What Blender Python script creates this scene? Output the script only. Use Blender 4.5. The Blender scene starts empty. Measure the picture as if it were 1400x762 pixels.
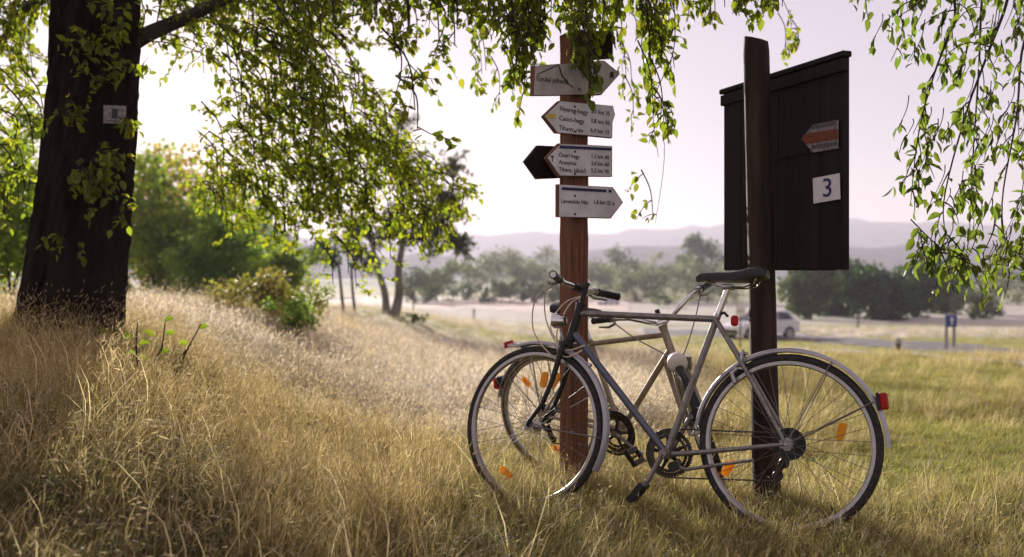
import bpy, math, random
import numpy as np
from mathutils import Vector, Matrix

# ------------------------------------------------------------------ camera, sky, sun, exposure
SC = bpy.context.scene
COL = SC.collection
F = 1361.0            # focal length in photo pixels
CAMZ = 1.0
HZ = 370.0            # photo row of eye level
camd = bpy.data.cameras.new("camera")
camd.lens = 35.0; camd.sensor_width = 36.0
camd.shift_y = (HZ - 381.0) / 1400.0
camd.clip_start = 0.05; camd.clip_end = 20000.0
camd.dof.use_dof = True; camd.dof.focus_distance = 4.05; camd.dof.aperture_fstop = 2.2
cam = bpy.data.objects.new("camera", camd); COL.objects.link(cam)
cam.location = (0, 0, CAMZ); cam.rotation_euler = (math.radians(90), 0, 0)
SC.camera = cam

SUN_EL = math.radians(12.5)
SUN_AZ = math.radians(-16.5)      # from +Y towards +X
world = bpy.data.worlds.new("World"); SC.world = world; world.use_nodes = True
wn = world.node_tree.nodes; wl = world.node_tree.links
bg = wn["Background"]
sky = wn.new("ShaderNodeTexSky"); sky.sky_type = 'NISHITA'; sky.sun_disc = False
sky.sun_elevation = SUN_EL; sky.sun_rotation = SUN_AZ
sky.air_density = 1.0; sky.dust_density = 0.4; sky.ozone_density = 2.0
wmix = wn.new("ShaderNodeMix"); wmix.data_type = 'RGBA'; wmix.inputs[0].default_value = 0.64
wmix.inputs[7].default_value = (6.7, 5.1, 5.4, 1)      # thin even veil of high rosy haze
wl.new(sky.outputs[0], wmix.inputs[6]); wl.new(wmix.outputs[2], bg.inputs[0])
bg.inputs[1].default_value = 0.069

sund = bpy.data.lights.new("sun", 'SUN'); sund.energy = 5.0; sund.angle = math.radians(0.6)
sund.color = (1.0, 0.93, 0.84)
sun = bpy.data.objects.new("sun", sund); COL.objects.link(sun)
sdir = Vector((math.sin(SUN_AZ) * math.cos(SUN_EL), math.cos(SUN_AZ) * math.cos(SUN_EL), math.sin(SUN_EL)))
sun.rotation_euler = sdir.to_track_quat('Z', 'Y').to_euler()

SC.view_settings.view_transform = 'Standard'; SC.view_settings.look = 'None'
SC.view_settings.exposure = 0.88; SC.view_settings.gamma = 1.0
SC.render.engine = 'CYCLES'
cy = SC.cycles
cy.use_denoising = True
cy.max_bounces = 6; cy.diffuse_bounces = 3; cy.glossy_bounces = 3; cy.transmission_bounces = 4
cy.transparent_max_bounces = 6; cy.volume_bounces = 1
cy.sample_clamp_indirect = 6.0; cy.caustics_reflective = False; cy.caustics_refractive = False

RNG = np.random.default_rng(7)
random.seed(7)

def P(px, py, D):
    """a point seen at photo pixel (px,py), D metres in front"""
    return Vector(((px - 700) / F * D, D, CAMZ + (HZ - py) / F * D))

# ------------------------------------------------------------------ materials
def newmat(name):
    m = bpy.data.materials.new(name); m.use_nodes = True
    nt = m.node_tree
    return m, nt, nt.nodes["Principled BSDF"], nt.nodes["Material Output"]

def mat(name, col, rough=0.6, metal=0.0, var=0.0, scale=20.0, bump=0.0, bscale=60.0, spec=0.4, coat=0.0, dirt=None, stretch=None):
    m, nt, b, out = newmat(name)
    b.inputs["Base Color"].default_value = (*col, 1); b.inputs["Roughness"].default_value = rough
    b.inputs["Metallic"].default_value = metal; b.inputs["Specular IOR Level"].default_value = spec
    b.inputs["Coat Weight"].default_value = coat
    tc = nt.nodes.new("ShaderNodeTexCoord")
    mp = nt.nodes.new("ShaderNodeMapping")
    if stretch: mp.inputs["Scale"].default_value = stretch
    nt.links.new(tc.outputs["Object"], mp.inputs[0])
    if var > 0 or dirt:
        n = nt.nodes.new("ShaderNodeTexNoise"); n.inputs["Scale"].default_value = scale; n.inputs["Detail"].default_value = 5
        nt.links.new(mp.outputs[0], n.inputs["Vector"])
        r = nt.nodes.new("ShaderNodeValToRGB")
        d = dirt if dirt else tuple(c * (1 - var) for c in col)
        u = col if dirt else tuple(min(1, c * (1 + var)) for c in col)
        r.color_ramp.elements[0].position = 0.32; r.color_ramp.elements[0].color = (*d, 1)
        r.color_ramp.elements[1].position = 0.68; r.color_ramp.elements[1].color = (*u, 1)
        nt.links.new(n.outputs["Fac"], r.inputs[0]); nt.links.new(r.outputs[0], b.inputs["Base Color"])
        mr = nt.nodes.new("ShaderNodeMapRange"); mr.inputs[3].default_value = max(0.05, rough - 0.12); mr.inputs[4].default_value = min(1, rough + 0.15)
        nt.links.new(n.outputs["Fac"], mr.inputs[0]); nt.links.new(mr.outputs[0], b.inputs["Roughness"])
    if bump > 0:
        n2 = nt.nodes.new("ShaderNodeTexNoise"); n2.inputs["Scale"].default_value = bscale; n2.inputs["Detail"].default_value = 6
        nt.links.new(mp.outputs[0], n2.inputs["Vector"])
        bp = nt.nodes.new("ShaderNodeBump"); bp.inputs["Strength"].default_value = bump; bp.inputs["Distance"].default_value = 0.01
        nt.links.new(n2.outputs["Fac"], bp.inputs["Height"]); nt.links.new(bp.outputs[0], b.inputs["Normal"])
    return m

def leafmat(name, trans=0.5, attr="col", rough=0.5, tint=(1, 1, 1), tgain=1.6, objvar=0.0):
    """leaf / blade: colour attribute of the leaf, diffuse front and translucent glow against the sun"""
    m, nt, b, out = newmat(name)
    a = nt.nodes.new("ShaderNodeAttribute"); a.attribute_name = attr
    src = a.outputs["Color"]
    if objvar > 0:
        oi = nt.nodes.new("ShaderNodeObjectInfo")
        mr = nt.nodes.new("ShaderNodeMapRange"); mr.inputs[3].default_value = 1 - objvar; mr.inputs[4].default_value = 1 + objvar
        nt.links.new(oi.outputs["Random"], mr.inputs[0])
        vm = nt.nodes.new("ShaderNodeVectorMath"); vm.operation = 'SCALE'
        nt.links.new(src, vm.inputs[0]); nt.links.new(mr.outputs[0], vm.inputs["Scale"])
        src = vm.outputs[0]
    nt.links.new(src, b.inputs["Base Color"])
    b.inputs["Roughness"].default_value = rough; b.inputs["Specular IOR Level"].default_value = 0.3
    t = nt.nodes.new("ShaderNodeBsdfTranslucent")
    vt = nt.nodes.new("ShaderNodeVectorMath"); vt.operation = 'MULTIPLY'
    vt.inputs[1].default_value = tuple(c * tgain for c in tint)
    nt.links.new(src, vt.inputs[0]); nt.links.new(vt.outputs[0], t.inputs[0])
    mx = nt.nodes.new("ShaderNodeMixShader"); mx.inputs[0].default_value = trans
    nt.links.new(b.outputs[0], mx.inputs[1]); nt.links.new(t.outputs[0], mx.inputs[2])
    nt.links.new(mx.outputs[0], out.inputs["Surface"])
    return m

def attrmat(name, attr="col", rough=0.95, nscale=0.6, var=0.35):
    m, nt, b, out = newmat(name)
    a = nt.nodes.new("ShaderNodeAttribute"); a.attribute_name = attr
    g = nt.nodes.new("ShaderNodeNewGeometry")
    n = nt.nodes.new("ShaderNodeTexNoise"); n.inputs["Scale"].default_value = nscale; n.inputs["Detail"].default_value = 8; n.inputs["Roughness"].default_value = 0.7
    nt.links.new(g.outputs["Position"], n.inputs["Vector"])
    mr = nt.nodes.new("ShaderNodeMapRange"); mr.inputs[1].default_value = 0.25; mr.inputs[2].default_value = 0.75
    mr.inputs[3].default_value = 1 - var; mr.inputs[4].default_value = 1 + var
    nt.links.new(n.outputs["Fac"], mr.inputs[0])
    vm = nt.nodes.new("ShaderNodeVectorMath"); vm.operation = 'SCALE'
    nt.links.new(a.outputs["Color"], vm.inputs[0]); nt.links.new(mr.outputs[0], vm.inputs["Scale"])
    nt.links.new(vm.outputs[0], b.inputs["Base Color"])
    b.inputs["Roughness"].default_value = rough; b.inputs["Specular IOR Level"].default_value = 0.1
    return m

MT = {}
MT['ground'] = attrmat('ground_soil')
MT['leaf'] = leafmat('leaf_green', 0.55, tint=(1.3, 1.25, 0.35), tgain=3.2)
MT['grass'] = leafmat('grass_blade', 0.42, tint=(1.03, 1.0, 0.92), tgain=1.5, objvar=0.38, rough=0.6)
MT['farleaf'] = leafmat('far_foliage', 0.35, tint=(1.1, 1.1, 0.6), tgain=1.5)
MT['nearbush'] = leafmat('bush_foliage', 0.55, tint=(1.2, 1.25, 0.4), tgain=3.0)
MT['twig'] = mat('twig_bark', (0.032, 0.024, 0.019), 0.9, var=0.3, scale=30)
MT['bark'] = mat('tree_bark', (0.017, 0.013, 0.011), 0.95, var=0.5, scale=9, bump=0.9, bscale=22, spec=0.04, stretch=(1, 1, 0.18))
MT['palebark'] = mat('pale_bark', (0.16, 0.145, 0.125), 0.95, var=0.4, scale=6, stretch=(1, 1, 0.3))
MT['redwood'] = mat('red_brown_stained_wood', (0.165, 0.07, 0.036), 0.7, var=0.45, scale=14, bump=0.5, bscale=40, stretch=(6, 6, 0.25))
MT['darkwood'] = mat('dark_stained_wood', (0.014, 0.0095, 0.0085), 0.75, var=0.5, scale=12, bump=0.5, bscale=30, spec=0.25, stretch=(1, 1, 0.12))
MT['logwood'] = mat('dark_log_wood', (0.060, 0.036, 0.026), 0.8, bump=1.0, bscale=26, scale=22, spec=0.25, dirt=(0.010, 0.007, 0.006), var=0.5, stretch=(1, 1, 0.10))
MT['signwhite'] = mat('weathered_white_paint', (0.74, 0.74, 0.75), 0.6, scale=12, dirt=(0.56, 0.56, 0.56), bump=0.15)
MT['faded'] = mat('faded_grey_paint', (0.30, 0.28, 0.27), 0.8, scale=60, dirt=(0.12, 0.10, 0.10), bump=0.2)
MT['signgrey'] = mat('worn_greyed_paint', (0.50, 0.48, 0.45), 0.7, scale=9, dirt=(0.30, 0.27, 0.24), bump=0.2)
MT['ink'] = mat('black_lettering', (0.03, 0.03, 0.035), 0.7, var=0.2)
MT['inkblue'] = mat('navy_print', (0.025, 0.022, 0.10), 0.6, var=0.2)
MT['inkyellow'] = mat('yellow_print', (0.55, 0.45, 0.08), 0.7, var=0.2)
MT['orangered'] = mat('orange_red_paint', (0.24, 0.062, 0.022), 0.8, scale=70, dirt=(0.10, 0.035, 0.02))
MT['platewhite'] = mat('white_plate', (0.72, 0.70, 0.72), 0.5, var=0.06, scale=30)
MT['silver'] = mat('silver_frame_paint', (0.27, 0.26, 0.24), 0.36, metal=0.55, dirt=(0.17, 0.15, 0.13), scale=45, coat=0.3)
MT['shadedsilver'] = mat('shaded_silver_frame_paint', (0.10, 0.115, 0.15), 0.34, metal=0.45, var=0.12, scale=30, coat=0.3)  # silver frame with the shade on the down tube put into its colour
MT['beige'] = mat('beige_frame_paint', (0.42, 0.36, 0.27), 0.42, metal=0.2, scale=24, dirt=(0.26, 0.20, 0.13), coat=0.2)
MT['chrome'] = mat('chrome', (0.75, 0.74, 0.73), 0.16, metal=1.0, var=0.1, scale=40)
MT['alu'] = mat('dull_aluminium', (0.42, 0.41, 0.40), 0.3, metal=0.9, var=0.15, scale=40)
MT['steel'] = mat('spoke_steel', (0.22, 0.21, 0.20), 0.4, metal=1.0, var=0.2, scale=20)
MT['guard'] = mat('grey_mudguard', (0.40, 0.40, 0.41), 0.35, metal=0.35, var=0.08, scale=20, coat=0.2)
MT['rubber'] = mat('tyre_rubber', (0.018, 0.017, 0.017), 0.75, scale=60, dirt=(0.05, 0.043, 0.036), bump=0.4, bscale=300)
MT['tan'] = mat('tan_tyre_wall', (0.30, 0.21, 0.12), 0.8, var=0.2)
MT['black'] = mat('black_plastic', (0.014, 0.014, 0.015), 0.42, var=0.2, scale=40)
MT['vinyl'] = mat('black_vinyl', (0.016, 0.015, 0.016), 0.38, var=0.2, bump=0.15, bscale=200)
MT['oily'] = mat('oily_steel', (0.06, 0.05, 0.045), 0.42, metal=0.8, var=0.4, scale=60)
MT['cable'] = mat('cream_cable_housing', (0.62, 0.54, 0.42), 0.5, var=0.15, scale=30)
MT['greycable'] = mat('grey_cable_housing', (0.25, 0.24, 0.23), 0.5, var=0.15)
MT['white'] = mat('white_plastic', (0.78, 0.76, 0.74), 0.4, var=0.06)
MT['asphalt'] = mat('asphalt', (0.115, 0.11, 0.125), 0.95, var=0.25, scale=2.0, bump=0.3, bscale=30)
MT['gravel'] = mat('pale_gravel', (0.42, 0.38, 0.34), 0.95, var=0.2, scale=2)
MT['dirt'] = mat('pale_dry_dirt', (0.58, 0.47, 0.39), 0.95, var=0.15, scale=0.6)
MT['hill'] = mat('wooded_hill', (0.08, 0.10, 0.075), 1.0, var=0.5, scale=0.05, spec=0.0)
MT['carpaint'] = mat('white_car_paint', (0.78, 0.78, 0.80), 0.3, var=0.03, coat=0.6)
MT['carsilver'] = mat('silver_car_paint', (0.5, 0.52, 0.56), 0.3, metal=0.4, var=0.03, coat=0.6)
MT['carglass'] = mat('car_glass', (0.02, 0.03, 0.045), 0.08, var=0.1, spec=0.8)
MT['signblue'] = mat('blue_sign_face', (0.03, 0.06, 0.24), 0.5, var=0.1)
MT['concrete'] = mat('grey_concrete', (0.35, 0.34, 0.33), 0.9, var=0.2, scale=10)

def reflector(name, col, em=0.0):
    m, nt, b, out = newmat(name)
    b.inputs["Base Color"].default_value = (*col, 1); b.inputs["Roughness"].default_value = 0.22
    b.inputs["Specular IOR Level"].default_value = 0.6
    tc = nt.nodes.new("ShaderNodeTexCoord"); v = nt.nodes.new("ShaderNodeTexVoronoi"); v.inputs["Scale"].default_value = 260
    nt.links.new(tc.outputs["Object"], v.inputs["Vector"])
    bp = nt.nodes.new("ShaderNodeBump"); bp.inputs["Strength"].default_value = 0.5; bp.inputs["Distance"].default_value = 0.004
    nt.links.new(v.outputs[0], bp.inputs["Height"]); nt.links.new(bp.outputs[0], b.inputs["Normal"])
    t = nt.nodes.new("ShaderNodeBsdfTranslucent"); t.inputs[0].default_value = (*col, 1)
    mx = nt.nodes.new("ShaderNodeMixShader"); mx.inputs[0].default_value = 0.5
    nt.links.new(b.outputs[0], mx.inputs[1]); nt.links.new(t.outputs[0], mx.inputs[2])
    nt.links.new(mx.outputs[0], out.inputs["Surface"])
    return m
MT['amber'] = reflector('amber_reflector', (1.0, 0.56, 0.03))
MT['red'] = reflector('red_reflector', (0.55, 0.02, 0.015))
m, nt, b, out = newmat('lamp_glass'); b.inputs["Base Color"].default_value = (0.85, 0.82, 0.7, 1); b.inputs["Roughness"].default_value = 0.12; b.inputs["Coat Weight"].default_value = 0.5
MT['lampglass'] = m

# ------------------------------------------------------------------ mesh helpers
class MB:
    """collects shapes and links them as one mesh object"""
    def __init__(s): s.v = []; s.f = []
    def add(s, vs, fs):
        o = len(s.v); s.v.extend([tuple(v) for v in vs]); s.f.extend([tuple(i + o for i in f) for f in fs]); return s
    def tube(s, pts, r, n=8, caps=True):
        pts = [Vector(p) for p in pts]; k = len(pts)
        rr = r if isinstance(r, (list, tuple)) else [r] * k
        t0 = (pts[1] - pts[0]).normalized()
        a = Vector((0, 0, 1)) if abs(t0.z) < 0.9 else Vector((1, 0, 0))
        nrm = t0.cross(a).normalized(); vs = []
        for i, p in enumerate(pts):
            t = (pts[min(i + 1, k - 1)] - pts[max(i - 1, 0)]).normalized()
            nrm = (nrm - t * nrm.dot(t)).normalized(); bn = t.cross(nrm)
            for j in range(n):
                w = 2 * math.pi * j / n
                vs.append(p + (nrm * math.cos(w) + bn * math.sin(w)) * rr[i])
        fs = [(i * n + j, i * n + (j + 1) % n, (i + 1) * n + (j + 1) % n, (i + 1) * n + j) for i in range(k - 1) for j in range(n)]
        if caps: fs += [tuple(range(n))[::-1], tuple((k - 1) * n + j for j in range(n))]
        return s.add(vs, fs)
    def lathe(s, prof, n=24, closed=False, M=None, a0=0.0, a1=2 * math.pi):
        """prof: (radius, y) pairs, turned about the y axis"""
        full = abs(a1 - a0 - 2 * math.pi) < 1e-6
        k = n if full else n + 1
        vs = []
        for i in range(k):
            w = a0 + (a1 - a0) * i / n
            for (r, y) in prof: vs.append(Vector((r * math.cos(w), y, r * math.sin(w))))
        q = len(prof); fs = []
        for i in range(n):
            i2 = (i + 1) % k
            for j in range(q if closed else q - 1):
                j2 = (j + 1) % q
                fs.append((i * q + j, i * q + j2, i2 * q + j2, i2 * q + j))
        if not full and closed: fs += [tuple(range(q))[::-1], tuple((k - 1) * q + j for j in range(q))]
        if M is not None: vs = [M @ v for v in vs]
        return s.add(vs, fs)
    def box(s, c, d, M=None, bev=0.0):
        x, y, z = d[0] / 2, d[1] / 2, d[2] / 2; c = Vector(c)
        if bev > 0:
            b = bev; vs = []
            for sx in (-1, 1):
                for sy in (-1, 1):
                    for sz in (-1, 1):
                        vs += [(sx * (x - b), sy * (y - b), sz * z), (sx * (x - b), sy * y, sz * (z - b)), (sx * x, sy * (y - b), sz * (z - b))]
            import bmesh
            bm = bmesh.new()
            for v in vs: bm.verts.new(v)
            bmesh.ops.convex_hull(bm, input=bm.verts); bm.verts.ensure_lookup_table(); bm.verts.index_update()
            vv = [v.co.copy() + c for v in bm.verts]; ff = [tuple(v.index for v in f.verts) for f in bm.faces]; bm.free()
        else:
            vv = [Vector((sx * x, sy * y, sz * z)) + c for sx in (-1, 1) for sy in (-1, 1) for sz in (-1, 1)]
            ff = [(0, 1, 3, 2), (4, 6, 7, 5), (0, 4, 5, 1), (2, 3, 7, 6), (0, 2, 6, 4), (1, 5, 7, 3)]
        if M is not None: vv = [M @ v for v in vv]
        return s.add(vv, ff)
    def prism(s, poly, ext):
        """closed 3-D polygon pushed along ext"""
        k = len(poly); ext = Vector(ext); poly = [Vector(p) for p in poly]
        return s.add(poly + [p + ext for p in poly], [tuple(range(k)), tuple(range(k, 2 * k))[::-1]] + [(i, k + i, k + (i + 1) % k, (i + 1) % k) for i in range(k)])
    def build(s, name, mt, parent=None, M=None, smooth=False, fix=True):
        me = bpy.data.meshes.new(name); me.from_pydata(s.v, [], s.f)
        if fix:
            import bmesh
            bm = bmesh.new(); bm.from_mesh(me); bmesh.ops.recalc_face_normals(bm, faces=bm.faces); bm.to_mesh(me); bm.free()
        if smooth:
            me.polygons.foreach_set("use_smooth", [True] * len(me.polygons))
            me.set_sharp_from_angle(angle=math.radians(40))
        return link(name, me, mt, parent, M)

def link(name, me, mt, parent=None, M=None):
    o = bpy.data.objects.new(name, me); COL.objects.link(o)
    if mt is not None and not me.materials: me.materials.append(MT[mt] if isinstance(mt, str) else mt)
    if parent: o.parent = parent
    if M is not None: o.matrix_basis = M
    return o

def tag(o, label, cat, group=None):
    o["label"] = label; o["category"] = cat
    if group: o["group"] = group
    return o
def kind(o, k): o["kind"] = k; return o
def thing(name, label, cat, loc=(0, 0, 0), rot=(0, 0, 0), group=None):
    o = bpy.data.objects.new(name, None); COL.objects.link(o); o.empty_display_size = 0.1
    o.location = loc; o.rotation_euler = rot
    return tag(o, label, cat, group)

def npmesh(name, V, Q, col=None, mt=None, parent=None, tri=None):
    """mesh straight from arrays: V (n,3), Q (m,k) faces, col (n,3) point colours"""
    me = bpy.data.meshes.new(name)
    me.vertices.add(len(V)); me.vertices.foreach_set("co", np.ascontiguousarray(V, dtype=np.float32).ravel())
    k = Q.shape[1]; m_ = len(Q)
    me.loops.add(m_ * k); me.loops.foreach_set("vertex_index", np.ascontiguousarray(Q, dtype=np.int32).ravel())
    me.polygons.add(m_); me.polygons.foreach_set("loop_start", np.arange(0, m_ * k, k, dtype=np.int32))
    me.update(calc_edges=True)
    if col is not None:
        at = me.attributes.new("col", 'FLOAT_COLOR', 'POINT')
        at.data.foreach_set("color", np.concatenate([col, np.ones((len(V), 1))], 1).astype(np.float32).ravel())
    return link(name, me, mt, parent)

def text(body, size, name, mt, parent, M, align='LEFT'):
    c = bpy.data.curves.new("lettering", 'FONT'); c.body = body; c.size = size; c.align_x = align; c.align_y = 'CENTER'
    c.extrude = 0.0006; c.resolution_u = 3
    t = bpy.data.objects.new("lettering_curve", c)
    me = bpy.data.meshes.new_from_object(t); bpy.data.objects.remove(t); bpy.data.curves.remove(c)
    me.name = name; me.materials.clear()
    return link(name, me, mt, parent, M)

# ------------------------------------------------------------------ terrain
def sstep(t): t = np.clip(t, 0, 1); return t * t * (3 - 2 * t)
BY = [-60, 0, 4, 10, 20, 42, 80, 120, 160, 220, 300, 600, 1000, 3000]
BZ = [0.8, 0.03, 0, -0.3, -0.9, -2.1, -3.3, -4.0, -4.4, -4.7, -5.2, -6.0, -7.0, -9.0]
AY = [-60, 0, 3, 5.7, 10, 20, 40, 80, 150, 260]
AZ = [0.05, 0.08, 0.22, 0.64, 0.76, 0.98, 1.45, 1.2, 0.4, 0.0]
def ground_z(x, y):
    x = np.asarray(x, float); y = np.asarray(y, float)
    base = np.interp(y, BY, BZ); yy = np.maximum(y, 3.0); u = x / yy
    t = np.clip(np.log(yy / 5.0) / np.log(8.0), 0, 1)
    ua = 0.0 + 0.06 * t; ub = -0.50 + 0.33 * t
    rise = np.interp(y, AY, AZ) * sstep((ua - u) / (ua - ub)) ** (1.7 - 0.7 * t)
    und = 0.025 * np.sin(x * 2.1 + 1.3 * np.sin(y * 1.4)) + 0.02 * np.sin(y * 2.7 + x) + 0.05 * np.sin(x * .31 + y * .23)
    return base + rise + und * np.clip((np.hypot(x - 0.7, y - 4.2) - 0.9) / 2, 0.0, 1)
def gz(x, y): return float(ground_z(x, y))
def hit(px, py, D0=1.5, D1=1500):
    D = np.geomspace(D0, D1, 4000); x = (px - 700) / F * D; z = CAMZ + (HZ - py) / F * D
    below = np.nonzero(z <= ground_z(x, D))[0]
    i = below[0] if len(below) else len(D) - 1
    return Vector((float(x[i]), float(D[i]), gz(x[i], D[i])))
def at(px, D):
    x = (px - 700) / F * D; return Vector((x, D, gz(x, D)))

def vnoise(x, y, s, seed=0):
    r = np.random.default_rng(seed); g = r.random((64, 64))
    xs = x / s; ys = y / s; xi = np.floor(xs).astype(int); yi = np.floor(ys).astype(int)
    fx = sstep(xs - xi); fy = sstep(ys - yi)
    G = lambda a, b: g[a % 64, b % 64]
    return (G(xi, yi) * (1 - fx) + G(xi + 1, yi) * fx) * (1 - fy) + (G(xi, yi + 1) * (1 - fx) + G(xi + 1, yi + 1) * fx) * fy

def mixc(a, b, t): t = np.clip(t, 0, 1)[..., None]; return np.asarray(a) * (1 - t) + np.asarray(b) * t
C_SOIL = np.array((0.20, 0.165, 0.08)); C_STRAW = np.array((0.36, 0.27, 0.13)); C_PINK = np.array((0.50, 0.465, 0.43))
C_GREEN = np.array((0.24, 0.27, 0.06)); C_OLIVE = np.array((0.38, 0.37, 0.13)); C_DARK = np.array((0.06, 0.08, 0.025))
def ground_col(x, y):
    n1 = vnoise(x, y, 1.3, 1); n2 = vnoise(x, y, 9.0, 2); n3 = vnoise(x, y, 34.0, 3)
    u = x / np.maximum(y, 3.0)
    c = mixc(C_SOIL, C_OLIVE * 0.8, (y - 5) / 4 + 0.3 * n1)
    c = mixc(c, C_PINK, sstep((y - 7) / 4) * sstep((0.06 - u) / 0.12))                 # dry bleached grass
    c = mixc(c, C_OLIVE * 1.0, sstep((y - 7) / 3) * sstep((u - 0.02) / 0.1) * 0.9); c = mixc(c, C_STRAW * 1.15, sstep((y - 5) / 3) * sstep((u - .1) / .1) * sstep((vnoise(x, y, 2.6, 61) - .55) / .25) * .8)
    c = mixc(c, C_GREEN * 1.15, sstep((y - 11) / 8) * sstep((u - 0.12) / 0.15) * (0.35 + 0.4 * n2))
    c = mixc(c, C_OLIVE * 0.9, sstep((y - 26) / 8) * sstep((u + 0.2) / 0.1) * 0.8)
    c = mixc(c, C_PINK, sstep((y - 48) / 6) * (0.75 + 0.25 * n2))
    c = mixc(c, C_GREEN, sstep((y - 66) / 6) * sstep((84 - y) / 8) * 0.55 * n2 * 1.6)
    c = mixc(c, C_OLIVE * 0.8, sstep((y - 150) / 60) * 0.8)
    c = mixc(c, C_DARK * 1.2, sstep((y - 330) / 150) * (0.4 + n3))
    return c
def axis(lim, n, k): t = np.linspace(-1, 1, n); return np.sinh(t * k) / np.sinh(k) * lim
gx = axis(2600, 221, 8.2); gy = np.concatenate([np.linspace(-40, 0, 21)[:-1], np.sinh(np.linspace(0, 1, 220) * 7.2) / np.sinh(7.2) * 2800])
GX, GY = np.meshgrid(gx, gy); GZ = ground_z(GX, GY)
nv = GX.size; ii = np.arange(nv).reshape(GX.shape)
Q = np.stack([ii[:-1, :-1], ii[:-1, 1:], ii[1:, 1:], ii[1:, :-1]], -1).reshape(-1, 4)
go = npmesh("ground", np.stack([GX, GY, GZ], -1).reshape(-1, 3), Q, ground_col(GX.ravel(), GY.ravel()), 'ground')
go.data.polygons.foreach_set("use_smooth", [True] * len(go.data.polygons)); kind(go, "structure")

def strip(name, far, near, mt, lift=0.05, n=50):
    """a road sheet between two edges given on the ground"""
    fx = np.interp(np.linspace(0, 1, n), np.linspace(0, 1, len(far)), [p.x for p in far]); fy = np.interp(np.linspace(0, 1, n), np.linspace(0, 1, len(far)), [p.y for p in far])
    nx = np.interp(np.linspace(0, 1, n), np.linspace(0, 1, len(near)), [p.x for p in near]); ny = np.interp(np.linspace(0, 1, n), np.linspace(0, 1, len(near)), [p.y for p in near])
    V = []
    K = 7
    for k in range(K):
        t = k / (K - 1); X = fx * (1 - t) + nx * t; Y = fy * (1 - t) + ny * t
        V.append(np.stack([X, Y, ground_z(X, Y) + lift * (0.2 if k in (0, K - 1) else 1)], -1))
    V = np.concatenate(V); idx = np.arange(K * n).reshape(K, n)
    Qs = np.stack([idx[1:, :-1], idx[1:, 1:], idx[:-1, 1:], idx[:-1, :-1]], -1).reshape(-1, 4)
    return kind(npmesh(name, V, Qs, None, mt), "structure")
strip("road", [hit(880, 449), hit(960, 452), hit(1085, 457), hit(1150, 463), hit(1290, 470), hit(1400, 480), hit(1560, 497)],
      [hit(880, 456), hit(960, 459), hit(1085, 465), hit(1150, 471), hit(1290, 481), hit(1400, 492), hit(1560, 512)], 'asphalt', 0.09)
strip("path", [hit(1060, 477), hit(1150, 481), hit(1290, 490), hit(1400, 498), hit(1560, 512)],
      [hit(1060, 479), hit(1150, 483.5), hit(1290, 493.5), hit(1400, 502.5), hit(1560, 518)], 'gravel', 0.07)
strip("dirt_track", [hit(330, 404), hit(480, 405), hit(620, 406), hit(760, 408), hit(860, 410)],
      [hit(330, 418), hit(480, 420), hit(620, 423), hit(760, 425), hit(860, 424)], 'dirt', 0.08)

# hills
def ridge(name, D, top, base_z, depth, mt='hill', seed=0, n=160, x0=-1500, x1=1500):
    xs = np.linspace(x0, x1, n) * D / 1200.0
    px = 700 + xs / D * F
    zt = CAMZ + (HZ - np.interp(px, [p[0] for p in top], [p[1] for p in top])) / F * D
    zt = zt + (vnoise(xs, xs * 0, D * 0.02, seed) - 0.5) * D * 0.006
    rows = []
    for t, f in ((0, 0), (0.3, 0.42), (0.6, 0.8), (0.85, 0.97), (1, 1), (1.4, 0.8), (2, 0.2)):
        nz = (vnoise(xs + 77 * t, xs * 0 + 40 * t, D * 0.03, seed + 5) - 0.5) * D * 0.008 * (0 if t in (0, 1) else 1)
        rows.append(np.stack([xs, xs * 0 + D - depth + depth * t, base_z + (zt - base_z) * f + nz], -1))
    V = np.concatenate(rows); idx = np.arange(len(rows) * n).reshape(len(rows), n)
    Qs = np.stack([idx[:-1, :-1], idx[:-1, 1:], idx[1:, 1:], idx[1:, :-1]], -1).reshape(-1, 4)
    o = npmesh(name, V, Qs, None, mt); o.data.polygons.foreach_set("use_smooth", [True] * len(Qs)); return kind(o, "structure")
ridge("hills", 2200, [(-900, 325), (200, 322), (600, 326), (700, 320), (860, 316), (1000, 306), (1160, 303), (1400, 305), (2300, 318)], -10, 420, seed=11)
ridge("hills", 1150, [(-900, 352), (300, 350), (640, 352), (780, 345), (860, 336), (1000, 333), (1180, 338), (1400, 336), (2300, 350)], -9, 220, seed=21)

# ------------------------------------------------------------------ leaves and branches
def unit(a): return a / np.maximum(np.linalg.norm(a, axis=-1, keepdims=True), 1e-9)
def leaf_arrays(pos, d, nrm, L, W, col, hi=True):
    """pos base (n,3), d direction, nrm up side, L length, W width -> V,Q,C"""
    n = len(pos); d = unit(d); side = unit(np.cross(d, nrm)); up = np.cross(side, d)
    L = np.broadcast_to(L, n)[:, None]; W = np.broadcast_to(W, n)[:, None]
    if hi:
        T = [(0, 0, 0), (.28, -.42, .06), (.28, 0, -.04), (.28, .42, .06), (.66, -.36, .02), (.66, 0, -.10), (.66, .36, .02), (1, 0, -.20)]
        q = [(0, 2, 1, 1), (0, 3, 2, 2), (1, 2, 5, 4), (2, 3, 6, 5), (4, 5, 7, 7), (5, 6, 7, 7)]
        q = [(0, 2, 1), (0, 3, 2), (1, 2, 5), (1, 5, 4), (2, 3, 6), (2, 6, 5), (4, 5, 7), (5, 6, 7)]
    else:
        T = [(0, 0, 0), (.45, -.5, .04), (.45, .5, .04), (1, 0, -.12)]
        q = [(0, 2, 1), (1, 2, 3)]
    V = np.stack([pos + d * L * a + side * W * b + up * L * c for a, b, c in T], 1)
    k = len(T); Qa = (np.arange(n)[:, None, None] * k + np.array(q)[None]).reshape(-1, 3)
    return V.reshape(-1, 3), Qa, np.repeat(col, k, 0)

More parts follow.
